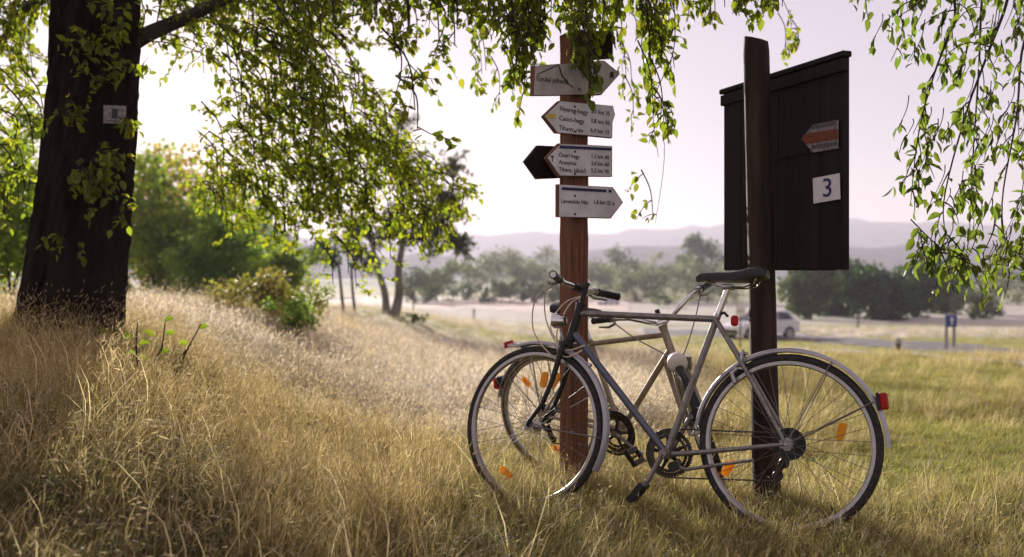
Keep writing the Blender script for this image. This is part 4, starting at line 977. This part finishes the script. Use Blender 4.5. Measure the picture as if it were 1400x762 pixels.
# ------------------------------------------------------------------ the big tree
tb = at(95, 5.75)
tree = thing("big_tree", "big dark trunked tree on the grassy bank, its leafy boughs hanging over the view", "tree", tb)
K = 90; path = []; rad = []
for k in range(K + 1):
    z = k / K * 4.6
    py = HZ - (tb.z + z - CAMZ) / 5.75 * F
    cx = np.interp(py, [-700, 0, 100, 200, 300, 400, 470], [140, 131, 128, 120, 111, 99, 90]); hwp = np.interp(py, [-700, 0, 100, 200, 300, 400, 470], [46, 58, 58, 59, 60, 59, 64])
    path.append(Vector(((cx - 700) / F * 5.75 - tb.x, 0, z - .1))); rad.append(hwp / F * 5.75 * .97)
trunk_mesh("trunk", path, rad, 'bark', tree, n=120, rough=.055, flare=.22)
bo = Boughs(11, PAL_TREE)
def T(px, py, D): return np.array(P(px, py, D) - tb)
def bough(ctrl, r0, r1, t0, n_, tl, nl, L, droop=.5, spread=1., pal=None, bias=(0, 0, 0)):
    path = bo.limb([T(*c) for c in ctrl], r0, r1, 8); bo.twigs(path, t0, n_, tl, nl, L, droop, spread, pal, bias=bias); return path
LF = .052
# main limb to the right, seen leaving the trunk
bough([(165, 70, 5.75), (200, 48, 5.8), (260, 22, 6.0), (330, -10, 6.3), (430, -40, 6.6), (560, -50, 6.6)], .055, .015, .12, 26, .45, 22, LF, .3)
bough([(150, -120, 5.75), (260, -150, 5.7), (480, -150, 5.4), (700, -110, 5.1), (900, -70, 4.9), (1040, -40, 4.8)], .07, .008, .45, 14, .36, 16, .05, .8, bias=(0, 0, -.5))
bough([(150, -60, 5.75), (230, -60, 6.6), (330, -30, 7.4), (420, 10, 8.0), (480, 60, 8.4)], .06, .012, .25, 30, .5, 24, LF, .2)
bough([(120, -40, 5.75), (60, -60, 6.2), (-20, -20, 6.8), (-80, 40, 7.2)], .06, .012, .15, 40, .65, 26, LF, .6)
bough([(110, -30, 5.8), (40, 10, 7.0), (0, 60, 7.8), (-40, 120, 8.2)], .05, .01, .2, 30, .6, 24, LF, .7)
# leaf masses: px, py, D, spread px, up px, twigs
for (px, py, D, sx_, sz_, n_, L, pal) in (
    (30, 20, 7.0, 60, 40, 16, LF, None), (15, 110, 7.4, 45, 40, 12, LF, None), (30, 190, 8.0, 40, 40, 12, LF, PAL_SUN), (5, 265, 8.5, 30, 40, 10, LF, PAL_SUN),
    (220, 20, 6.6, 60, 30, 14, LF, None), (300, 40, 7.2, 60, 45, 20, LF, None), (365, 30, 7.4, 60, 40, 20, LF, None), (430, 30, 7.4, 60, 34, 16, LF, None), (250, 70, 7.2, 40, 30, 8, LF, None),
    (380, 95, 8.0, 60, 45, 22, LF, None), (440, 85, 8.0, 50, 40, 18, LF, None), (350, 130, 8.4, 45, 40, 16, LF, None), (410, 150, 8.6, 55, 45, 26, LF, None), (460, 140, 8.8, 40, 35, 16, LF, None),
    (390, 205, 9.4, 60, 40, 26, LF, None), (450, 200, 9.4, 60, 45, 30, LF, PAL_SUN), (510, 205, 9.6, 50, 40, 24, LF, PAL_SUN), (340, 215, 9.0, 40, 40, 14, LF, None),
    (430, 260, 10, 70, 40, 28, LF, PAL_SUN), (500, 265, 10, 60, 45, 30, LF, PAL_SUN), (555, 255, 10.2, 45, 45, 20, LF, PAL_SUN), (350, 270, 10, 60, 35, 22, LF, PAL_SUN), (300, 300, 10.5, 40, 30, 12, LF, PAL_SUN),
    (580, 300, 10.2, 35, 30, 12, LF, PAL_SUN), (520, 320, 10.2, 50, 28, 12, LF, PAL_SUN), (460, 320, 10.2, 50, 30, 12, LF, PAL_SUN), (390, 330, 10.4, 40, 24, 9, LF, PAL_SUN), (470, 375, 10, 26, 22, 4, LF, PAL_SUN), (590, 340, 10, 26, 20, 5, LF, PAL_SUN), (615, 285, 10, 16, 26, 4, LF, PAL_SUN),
    (500, 20, 6.2, 50, 26, 12, .055, None), (560, 30, 5.6, 40, 26, 8, .06, None), (600, 45, 5.4, 36, 40, 8, .06, None), (555, 95, 5.4, 24, 20, 4, .06, None), (620, 20, 5.4, 26, 26, 7, .06, None), (560, 160, 5.3, 18, 26, 4, .06, None), (445, 8, 6.4, 50, 20, 10, .055, None)):
    if D > 7.9: D *= .78
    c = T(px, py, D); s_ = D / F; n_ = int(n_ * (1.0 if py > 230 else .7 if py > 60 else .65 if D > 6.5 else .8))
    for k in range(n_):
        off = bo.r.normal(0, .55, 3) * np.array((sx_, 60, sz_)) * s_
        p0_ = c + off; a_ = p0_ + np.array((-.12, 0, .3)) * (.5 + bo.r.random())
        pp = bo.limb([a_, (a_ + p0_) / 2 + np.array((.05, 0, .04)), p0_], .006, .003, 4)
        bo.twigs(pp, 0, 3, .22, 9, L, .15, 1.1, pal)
# sprays hanging round the signpost
for (px, py, D, sx_, sz_, n_) in ((690, 20, 4.9, 26, 26, 13), (740, 25, 4.75, 30, 28, 16), (790, 15, 4.6, 36, 24, 16), (800, 62, 4.55, 14, 20, 6), (720, 75, 4.7, 22, 22, 7), (700, 110, 4.8, 24, 18, 5), (850, 15, 4.8, 30, 22, 10), (900, 20, 4.8, 22, 24, 8), (895, 60, 4.7, 16, 24, 6), (905, 85, 4.7, 14, 10, 3), (960, 8, 4.9, 30, 12, 6), (1015, 12, 4.6, 26, 12, 6), (1060, 14, 4.6, 14, 10, 3), (900, 170, 4.6, 12, 18, 3), (905, 200, 4.6, 8, 10, 1),
                                 (870, 50, 6.2, 40, 50, 5), (860, 130, 6.2, 24, 40, 3), (660, 100, 6.2, 20, 40, 4), (810, 118, 4.45, 14, 8, 4), (650, 20, 5.2, 20, 30, 7), (895, 303, 5.4, 4, 4, 1), (1070, 60, 6.5, 30, 30, 2)):
    c = T(px, py, D); s_ = D / F
    for k in range(n_):
        off = bo.r.normal(0, .5, 3) * np.array((sx_, 24, sz_)) * s_; p0_ = c + off; a_ = p0_ + np.array((-.05, .0, .22)) * (.6 + bo.r.random())
        pp = bo.limb([a_, (a_ + p0_) / 2 + np.array((.02, 0, .02)), p0_], .004, .0018, 4)
        bo.twigs(pp, .1, 2, .13, 7, .052, .9, .8)
# long hanging shoots that carry those sprays
for (x0, x1, y1, D) in ((690, 700, 120, 4.8), (745, 720, 80, 4.7), (790, 805, 110, 4.5), (905, 900, 215, 4.65), (895, 905, 90, 4.7), (1060, 1070, 70, 6.4), (900, 896, 305, 5.4), (545, 556, 165, 5.3), (590, 600, 80, 5.4)):
    j_ = bo.r.normal(0, 9, 4); pp = bo.limb([T(x0 - 18, -110, D + .1), T(x0 + j_[0], -30, D), T((x0 + x1) / 2 + j_[1], y1 * .3, D + j_[2] * .01), T((x0 + x1) / 2 + j_[3], y1 * .65, D), T(x1, y1, D)], .0032, .0012, 4)
    bo.twigs(pp, .3, 4, .08, 3, .045, .5, .9)
# sprouts on the trunk
for (px, py, n_) in ((150, 215, 10), (130, 250, 8), (115, 225, 5), (165, 170, 4), (160, 30, 8), (120, 60, 8), (150, 100, 6), (100, 140, 5), (168, 268, 2), (140, 270, 2), (95, 330, 3), (185, 90, 3), (160, 300, 1)):
    for k in range(n_):
        p0_ = T(px + bo.r.normal(0, 9), py + bo.r.normal(0, 8), 5.75 - .30 - .06 * bo.r.random())
        d_ = unit(np.array((bo.r.normal(0, .6), -.5, -.2 + bo.r.normal(0, .5)))); e_ = p0_ + d_ * .10
        pp = bo.limb([p0_ + np.array((0, .08, 0)), p0_, e_], .003, .0012, 4); bo.twigs(pp, .2, 2, .07, 4, .05, .5, .9)
def keyf(pos, L):
    w_ = pos + np.array(tb); D = w_[:, 1]; px = 700 + w_[:, 0] / D * F; py = HZ - (w_[:, 2] - CAMZ) / D * F
    return np.where((px > 0) & (px < 1400) & (py > 0) & (py < 450), -L / D, 1.0)
bo.finish(tree, 'twig', .66, True, single=300, key=keyf)
# trail mark painted plate on the trunk
q = P(157, 157, 5.75 - .335); pln = thing("trail_marker", "small pale trail mark plate fixed on the big dark trunk", "marker", q, (math.radians(-3), 0, math.radians(14)))
MB().box((0, 0, 0), (.115, .006, .10), bev=.0015).build("plate", 'faded', pln); MB().box((.0, -.0045, .005), (.03, .002, .055)).build("mark", 'ink', pln)

# ------------------------------------------------------------------ tree at the right edge, hanging branches
rb = Vector((4.3, 5.4, gz(4.3, 5.4)))
rtree = thing("weeping_tree", "fine leaved tree with long drooping branches hanging down beside the board", "tree", rb)
trunk_mesh("trunk", [Vector((-.05 * math.sin(k * .4), 0, k * .25 - .1)) for k in range(17)], list(np.linspace(.17, .10, 17)), 'bark', rtree, n=24, rough=.04, flare=.1)
bo = Boughs(23, PAL_SIDE)
def T2(px, py, D): return np.array(P(px, py, D) - rb)
mains = [[(1640, -230, 5.0), (1450, -190, 4.6), (1335, -80, 4.4), (1307, 10, 4.3), (1304, 50, 4.3), (1275, 130, 4.25), (1255, 210, 4.2), (1245, 300, 4.2)],
         [(1640, -200, 5.0), (1500, -160, 4.7), (1400, -60, 4.5), (1372, 40, 4.45), (1345, 110, 4.4), (1320, 180, 4.35), (1290, 300, 4.3), (1300, 370, 4.3)],
         [(1640, -180, 5.0), (1540, -120, 4.9), (1440, -20, 4.8), (1400, 80, 4.75), (1390, 180, 4.7), (1370, 300, 4.65), (1380, 390, 4.6)],
         [(1640, -220, 5.0), (1480, -200, 4.8), (1370, -100, 4.7), (1345, 0, 4.7), (1338, 120, 4.7), (1330, 240, 4.7), (1325, 350, 4.7)],
         [(1640, -250, 5.0), (1500, -230, 4.5), (1330, -140, 4.4), (1285, -30, 4.3), (1262, 20, 4.3), (1228, 45, 4.3)],
         [(1640, -100, 5.0), (1520, 100, 5.0), (1450, 250, 4.9), (1390, 360, 4.8), (1350, 385, 4.75)],
         [(1640, -250, 5.0), (1400, -230, 4.6), (1250, -120, 4.5), (1195, -40, 4.5), (1180, 8, 4.5)],
         [(1245, 300, 4.2), (1270, 325, 4.2), (1300, 350, 4.2), (1315, 368, 4.2)]]
for i, mn in enumerate(mains):
    mn = [(c[0], c[1] - (0 if k < 3 else 22), c[2]) for k, c in enumerate(mn)]; pth = bo.limb([T2(*c) for c in mn], .010 if i < 7 else .003, .0014, 6)
    bo.twigs(pth, .45 if i < 7 else .1, 12 if i not in (4, 6) else 6, .20, 6, .055, .8, .9)
for (px, py, D, n_) in ((1330, 20, 4.4, 8), (1370, 20, 4.5, 9), (1392, 60, 4.7, 9), (1250, 35, 4.3, 5), (1230, 60, 4.3, 3), (1240, 115, 4.25, 3), (1300, 130, 4.3, 5), (1350, 95, 4.4, 6), (1340, 185, 4.4, 5), (1365, 215, 4.5, 5), (1232, 215, 4.2, 3), (1270, 215, 4.2, 5), (1330, 235, 4.4, 5), (1255, 275, 4.2, 4), (1310, 300, 4.3, 6), (1340, 330, 4.3, 6), (1385, 330, 4.6, 5), (1280, 370, 4.2, 6), (1320, 375, 4.25, 6), (1360, 385, 4.4, 6), (1392, 375, 4.6, 5), (1395, 140, 4.7, 5), (1395, 240, 4.7, 4), (1380, 180, 4.6, 3), (1300, 60, 4.3, 3)):
    c = T2(px, py - 26, D); s_ = D / F
    for k in range(n_):
        p0_ = c + bo.r.normal(0, .5, 3) * np.array((26, 20, 20)) * s_; a_ = p0_ + np.array((.04, 0, .12)) * (.5 + bo.r.random())
        pp = bo.limb([a_, (a_ + p0_) / 2 + np.array((.015, 0, .015)), p0_], .0025, .0012, 4); bo.twigs(pp, .1, 1, .08, 4, .055, .9, .7)
tb_keep = tb
def keyr(pos, L):
    w_ = pos + np.array(rb); D = w_[:, 1]; px = 700 + w_[:, 0] / D * F; py = HZ - (w_[:, 2] - CAMZ) / D * F
    return np.where((px > 0) & (px < 1400) & (py > 0) & (py < 450), -L / D, 1.0)
bo.finish(rtree, 'twig', .56, True, single=300, key=keyr)

# ------------------------------------------------------------------ sapling shoots by the big trunk
PAL_SAP = [(0.07, 0.11, 0.016), (0.05, 0.085, 0.015), (0.10, 0.12, 0.02)]
shoots = [([(190, 520), (186, 475), (188, 440)], [(186, 482, -1), (189, 470, 1), (187, 490, 1)]), ([(205, 505), (222, 475), (226, 440)], [(224, 438, 1), (226, 455, 1), (212, 460, -1), (217, 480, 1)]),
          ([(235, 525), (255, 480), (275, 443)], [(258, 470, -1), (272, 448, 1)]), ([(230, 515), (245, 490), (262, 470)], []), ([(155, 510), (157, 480), (160, 450)], [(152, 455, -1), (158, 470, -1), (166, 458, 1), (160, 492, 1)]),
          ([(250, 512), (270, 528), (285, 520)], [(284, 520, 1), (262, 528, -1), (270, 532, 1)])]
for i, (st_, lv) in enumerate(shoots):
    b = at(st_[0][0], 5.0 + .1 * i); t = thing("sapling_shoot", ["upright shoot with three low leaves between the trunk and the slanting shoots", "tall shoot topped by a leaf, leaves up its whole length", "long slanting shoot with a leaf at its tip", "bare leafless slanting shoot", "leafy shoot close against the foot of the big trunk", "low sprawling shoot with yellow green leaves"][i], "plant", b, group="sapling shoots by the big trunk")
    D = b.y; pts = [(0, 0, -.05)] + [tuple(P(x, y, D) - b) for x, y in st_]
    MB().tube(pts, [.006, .006, .0045, .0025], 6).build("stem", 'twig', t, smooth=True)
    for (x, y, sg) in lv:
        e = P(x, y, D) - b; r = np.random.default_rng(int(x * y))
        V, Qa, C = leaf_arrays(np.array([e]), np.array([[sg * .8, -.2, .1 + r.normal(0, .4)]]), np.array([[r.normal(0, .5), -.8, .6]]), np.array([.055 + .02 * r.random()]), np.array([.042]), leafcol(1, r, PAL_SAP), True)
        npmesh("leaf", V, Qa, C, 'leaf', t)

# ------------------------------------------------------------------ grass
def tuft(name, n, h, lean, spread, width, pal, heads=0.0, seed=0, curl=.5, headlen=.05, headw=.006, wind=(.5, -.1), seg=4):
    r = np.random.default_rng(seed); V = []; Qa = []; C = []
    for i in range(n):
        b = np.array((*(r.normal(0, spread, 2)), -.01)); hh = h * (.45 + .75 * r.random()); a = r.random() * 6.28
        d = np.array((math.cos(a), math.sin(a), 0)) * lean * (.3 + r.random()) + np.array((wind[0], wind[1], 0)) * lean
        side = unit(np.array((r.normal(), r.normal(), 0))) ; col = leafcol(1, r, pal)[0]; w = width * (.6 + .8 * r.random())
        p = b.copy(); dirn = unit(np.array((d[0] * .3, d[1] * .3, 1))); o = len(V); cu = curl * (.4 + r.random())
        for k in range(seg + 1):
            t = k / seg; ww = w * (1 - t ** 1.5 * .92)
            V += [p - side * ww, p + side * ww]; C += [col * (.75 + .35 * t)] * 2
            dirn = unit(dirn + (d + np.array((0, 0, -.35 * lean))) * cu * t); p = p + dirn * hh / seg
        Qa += [(o + 2 * k, o + 2 * k + 1, o + 2 * k + 3, o + 2 * k + 2) for k in range(seg)]
        if r.random() < heads:
            q = p - dirn * .01; hl = headlen * (.6 + .8 * r.random()); hc = col * .5 + np.array((.27, .23, .15)) * (.7 + .6 * r.random())
            for rot in (0, 1):
                sd = side if rot == 0 else unit(np.cross(dirn, side)); o = len(V)
                V += [q, q + dirn * hl * .35 - sd * headw, q + dirn * hl * .35 + sd * headw, q + dirn * hl]; C += [hc] * 4
                Qa.append((o, o + 1, o + 3, o + 2))
    ob = npmesh(name, np.array(V), np.array(Qa), np.array(C), 'grass'); COL.objects.unlink(ob); return ob

G_GREEN = [(0.22, 0.27, 0.045), (0.13, 0.19, 0.035), (0.34, 0.34, 0.085)]
G_OLIVE = [(0.34, 0.31, 0.085), (0.42, 0.35, 0.13), (0.20, 0.22, 0.055)]
G_STRAW = [(0.46, 0.36, 0.15), (0.20, 0.17, 0.055), (0.66, 0.56, 0.33)]
G_GOLD = [(0.42, 0.31, 0.11), (0.64, 0.52, 0.28), (0.13, 0.13, 0.035)]
G_PINK = [(0.58, 0.55, 0.53), (0.66, 0.63, 0.62), (0.50, 0.46, 0.37)]
G_BROWN_SHADE = [(0.11, 0.08, 0.04), (0.06, 0.05, 0.025), (0.26, 0.20, 0.10)]  # dead brown grass, darkened to carry the foreground shade in its colour
protos = [
    tuft("grass_tuft", 34, .085, .8, .030, .0017, G_GREEN, 0, 1), tuft("grass_tuft", 32, .11, .9, .035, .0016, G_OLIVE, .12, 2, headlen=.02, headw=.0013), tuft("grass_tuft", 30, .095, 1.1, .035, .0017, G_OLIVE, .1, 3, headlen=.02, headw=.0013),
    tuft("grass_tuft", 30, .15, .8, .040, .0015, G_STRAW, .4, 4, headlen=.024, headw=.0013), tuft("grass_tuft", 28, .17, 1.1, .045, .0015, G_STRAW, .3, 5, curl=.8, headlen=.024, headw=.0013), tuft("grass_tuft", 30, .13, .9, .04, .0014, G_OLIVE + G_STRAW[:1], .2, 6, headlen=.022, headw=.0013),
    tuft("grass_tuft", 32, .20, .5, .05, .0014, G_GOLD, .6, 7, headlen=.026, headw=.0014, curl=.45), tuft("grass_tuft", 30, .23, .6, .05, .0014, G_GOLD + G_STRAW[:1], .55, 8, headlen=.026, headw=.0013, curl=.5), tuft("grass_tuft", 28, .18, 1.0, .05, .0015, G_STRAW + G_OLIVE[:1], .4, 9, curl=.8, headlen=.024, headw=.0013),
    tuft("grass_tuft", 26, .15, .5, .06, .0018, G_PINK, .8, 10, headlen=.03, headw=.0032), tuft("grass_tuft", 26, .13, .6, .06, .0018, G_PINK + G_STRAW[:1], .7, 11, headlen=.026, headw=.0032),
    tuft("grass_tuft", 34, .05, 1.0, .045, .0022, G_GREEN + G_OLIVE[:1], 0, 12, seg=2), tuft("grass_tuft", 34, .06, 1.0, .045, .0022, G_OLIVE, 0, 13, seg=2),
    tuft("grass_tuft", 8, .30, .9, .07, .0016, G_STRAW, .5, 14, curl=.9, headlen=.028, headw=.0014),
    tuft("grass_tuft", 40, .13, 1.6, .05, .0016, G_BROWN_SHADE, .1, 15, curl=1.1, headlen=.02, headw=.0013), tuft("grass_tuft", 40, .16, 1.3, .05, .0015, G_BROWN_SHADE + G_GREEN[1:2], .1, 16, curl=1.0, headlen=.02, headw=.0013),
]
pc_ = bpy.data.collections.new("grass_tufts")
for i, o in enumerate(protos): o.name = "grass_tuft_%02d" % i; pc_.objects.link(o)

r = np.random.default_rng(99); PT = []
def scatter(n, y0, y1, pw=1.0, umax=.58):
    """points over the view wedge, denser near"""
    t = r.random(n); y = (y0 ** pw + (y1 ** pw - y0 ** pw) * t) ** (1 / pw); u = (r.random(n) * 2 - 1) * umax * np.where(y < 3.2, 1.25, 1.0); return u * y, y
def put(x, y, idx, sc, lean=.12):
    n = len(x); z = ground_z(x, y)
    rot = np.stack([r.normal(0, lean, n), r.normal(0, lean, n) + .05, r.random(n) * 1.6 - .8], 1)
    PT.append((np.stack([x, y, z], 1), idx, rot, sc))
def choose(w):
    """pick an index per row from weights (n, k)"""
    c = np.cumsum(w / w.sum(1, keepdims=True), 1); return (r.random((len(w), 1)) > c).sum(1)
def weights(x, y):
    u = x / y; n1 = vnoise(x + 50, y, .55, 31); n2 = vnoise(x + 50, y + 9, 1.6, 32)
    W = np.zeros((len(x), len(protos)))
    left = sstep((.02 - u) / .22); right = sstep((u - .26) / .14) * sstep((y - 3.7) / .9); mid = np.clip(1 - left - right, 0, 1)
    farp = sstep((y - 4.9 - 1.2 * (n2 - .5)) / 2.6) * (1 - sstep((u - .10) / .12))
    grn = sstep((n2 - .4) / .3); W[:, 0] = mid * (.9 + 2.2 * n1) + left * 2.4 * grn; W[:, 1] = mid * 1.5 + left * .9 * grn; W[:, 2] = mid * 1.2 + left * .2
    W[:, 3] = mid * .9 * n2 * 1.6 + left * .8; W[:, 4] = mid * .8 * n2 + left * .8; W[:, 5] = mid * 1.1 + left * .5
    W[:, 6] = left * 1.8 * (n2 > .35) + .1; W[:, 7] = left * 1.5 * (n2 > .35); W[:, 8] = left * 1.0 + mid * .15
    W[:, 13] = left * .6 + mid * .12
    br = sstep((4.6 - y) / 1.4) * (.35 + .65 * sstep((.2 - u) / .3)) * (.5 + n1); W[:, 14] = br * 4.5; W[:, 15] = br * 4.5  # dark brown tufts gather near and left, painting in the shade there
    W *= (1 - .92 * farp)[:, None]; gp = vnoise(x + 3, y, 3.2, 51); W[:, 9] = farp * 3 * (1.2 - gp); W[:, 10] = farp * 3; W[:, 12] = farp * 9 * np.clip(gp - .45, 0, 1)
    W *= (1 - right * .96)[:, None]; W[:, 11] = right * (.4 + 3.0 * n2 ** 2); W[:, 3] += right * .9 * (1 - n2) ** 2 ; W[:, 12] += right * 1.6; W[:, 2] += right * .25 * n1
    return W + 1e-6
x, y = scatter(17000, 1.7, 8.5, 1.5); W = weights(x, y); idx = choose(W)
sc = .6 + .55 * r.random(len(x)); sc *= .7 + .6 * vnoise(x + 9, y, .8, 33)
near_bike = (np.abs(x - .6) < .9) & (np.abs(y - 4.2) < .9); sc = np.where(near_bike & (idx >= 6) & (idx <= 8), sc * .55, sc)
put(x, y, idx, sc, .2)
x, y = scatter(12000, 8.0, 24, 1.3); put(x, y, choose(weights(x, y)), (.9 + .6 * r.random(len(x))) * np.interp(y, [8, 24], [1.1, 1.6]), .2)
x, y = scatter(6500, 24, 62, 1.2); W = np.zeros((len(x), len(protos))); u = x / y
W[:, 12] = 1 + sstep((u) / .2); W[:, 11] = .6 + 1.2 * vnoise(x, y, 6, 40); W[:, 10] = 1.2 * sstep((.05 - u) / .1) + 3 * sstep((y - 47) / 5); W[:, 5] = .3
pxx = 700 + x / y * F; pyy = HZ - (ground_z(x, y) - CAMZ) / y * F
e0 = np.interp(pxx, [880, 960, 1085, 1150, 1290, 1400, 1560], [449, 452, 457, 463, 470, 480, 497]); e1 = np.interp(pxx, [880, 960, 1085, 1150, 1290, 1400, 1560], [456, 459, 465, 471, 481, 492, 512])
f0 = np.interp(pxx, [1060, 1150, 1290, 1400, 1560], [477, 481, 490, 498, 512]); f1 = np.interp(pxx, [1060, 1150, 1290, 1400, 1560], [479.5, 484, 494, 503, 518])
ok = ~((pxx > 870) & (pyy > e0 - .8) & (pyy < e1 + 2.2)) & ~((pxx > 1060) & (pyy > f0 - .5) & (pyy < f1 + 1.5)); x, y, W = x[ok], y[ok], W[ok]
put(x, y, choose(W), (1.0 + .6 * r.random(len(x))) * np.interp(y, [24, 62], [1.0, 2.0]), .2)
# extra long straw clumps: round the trunk, under the wheels, at the post feet
def clump(cx, cy, sp_, n, types, s0, s1):
    x = r.normal(cx, sp_[0], n); y = r.normal(cy, sp_[1], n); put(x, y, np.array(types)[r.integers(len(types), size=n)], s0 + (s1 - s0) * r.random(n), .25)
clump(tb_keep.x, tb_keep.y - .25, (.5, .3), 150, (6, 7, 8, 13), .7, 1.2); clump(-2.0, 4.6, (.6, .4), 160, (6, 7, 8, 3), .6, 1.1)
for k in range(26):
    yy = 11 + 13 * r.random(); uu = -.40 + .24 * r.random(); clump(uu * yy, yy, (.35, .35), 14, (6, 7, 8, 5, 1), 1.3, 2.2)
clump(.30, 4.66, (.14, .12), 40, (3, 4, 5, 1), .8, 1.3); clump(1.08, 4.2, (.16, .14), 46, (0, 1, 4, 5), .7, 1.2)
clump(1.0, 3.66, (.30, .10), 60, (4, 3, 1, 0), .6, .95); clump(.15, 4.2, (.25, .12), 50, (3, 5, 1), .6, 1.0); clump(.62, 4.5, (.4, .2), 70, (3, 4, 5), .6, 1.1); clump(1.35, 3.5, (.3, .12), 40, (4, 3, 0), .6, 1.0)
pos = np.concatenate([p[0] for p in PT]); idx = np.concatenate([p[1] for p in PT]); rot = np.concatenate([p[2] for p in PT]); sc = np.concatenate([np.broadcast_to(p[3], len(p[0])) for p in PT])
# no grass on the roads
keep = np.hypot(pos[:, 0], pos[:, 1]) > 1.5
me = bpy.data.meshes.new("grass"); pos, idx, rot, sc = pos[keep], idx[keep], rot[keep], sc[keep]
me.vertices.add(len(pos)); me.vertices.foreach_set("co", pos.astype(np.float32).ravel())
a = me.attributes.new("idx", 'INT', 'POINT'); a.data.foreach_set("value", idx.astype(np.int32))
a = me.attributes.new("rot", 'FLOAT_VECTOR', 'POINT'); a.data.foreach_set("vector", rot.astype(np.float32).ravel())
a = me.attributes.new("scl", 'FLOAT', 'POINT'); a.data.foreach_set("value", sc.astype(np.float32))
grass = bpy.data.objects.new("grass", me); COL.objects.link(grass); kind(grass, "stuff"); tag(grass, "dry golden and green grass covering the bank and meadow", "grass")
me.materials.append(MT['grass'])
ng = bpy.data.node_groups.new("grass_scatter", 'GeometryNodeTree')
ng.interface.new_socket("Geometry", in_out='INPUT', socket_type='NodeSocketGeometry'); ng.interface.new_socket("Geometry", in_out='OUTPUT', socket_type='NodeSocketGeometry')
N = ng.nodes; Lk = ng.links
gi = N.new("NodeGroupInput"); goo = N.new("NodeGroupOutput"); ins = N.new("GeometryNodeInstanceOnPoints"); ci = N.new("GeometryNodeCollectionInfo")
ci.inputs[0].default_value = pc_; ci.inputs["Separate Children"].default_value = True; ci.inputs["Reset Children"].default_value = True
def na(nm, ty): q = N.new("GeometryNodeInputNamedAttribute"); q.data_type = ty; q.inputs[0].default_value = nm; return q.outputs[0]
Lk.new(gi.outputs[0], ins.inputs["Points"]); Lk.new(ci.outputs[0], ins.inputs["Instance"]); ins.inputs["Pick Instance"].default_value = True
Lk.new(na("idx", 'INT'), ins.inputs["Instance Index"]); Lk.new(na("rot", 'FLOAT_VECTOR'), ins.inputs["Rotation"]); Lk.new(na("scl", 'FLOAT'), ins.inputs["Scale"])
Lk.new(ins.outputs[0], goo.inputs[0])
md = grass.modifiers.new("scatter", 'NODES'); md.node_group = ng

# ------------------------------------------------------------------ haze: pale air between us and the hills
m = bpy.data.materials.new("haze"); m.use_nodes = True; nt = m.node_tree
for n_ in list(nt.nodes): nt.nodes.remove(n_)
out = nt.nodes.new("ShaderNodeOutputMaterial"); pv = nt.nodes.new("ShaderNodeVolumePrincipled")
pv.inputs["Color"].default_value = (0.62, 0.59, 0.70, 1); pv.inputs["Density"].default_value = 0.0005; pv.inputs["Anisotropy"].default_value = 0.35
nt.links.new(pv.outputs[0], out.inputs["Volume"])
hz = MB().box((0, 1450, 54), (6600, 3100, 142)).build("haze", m); kind(hz, "stuff")
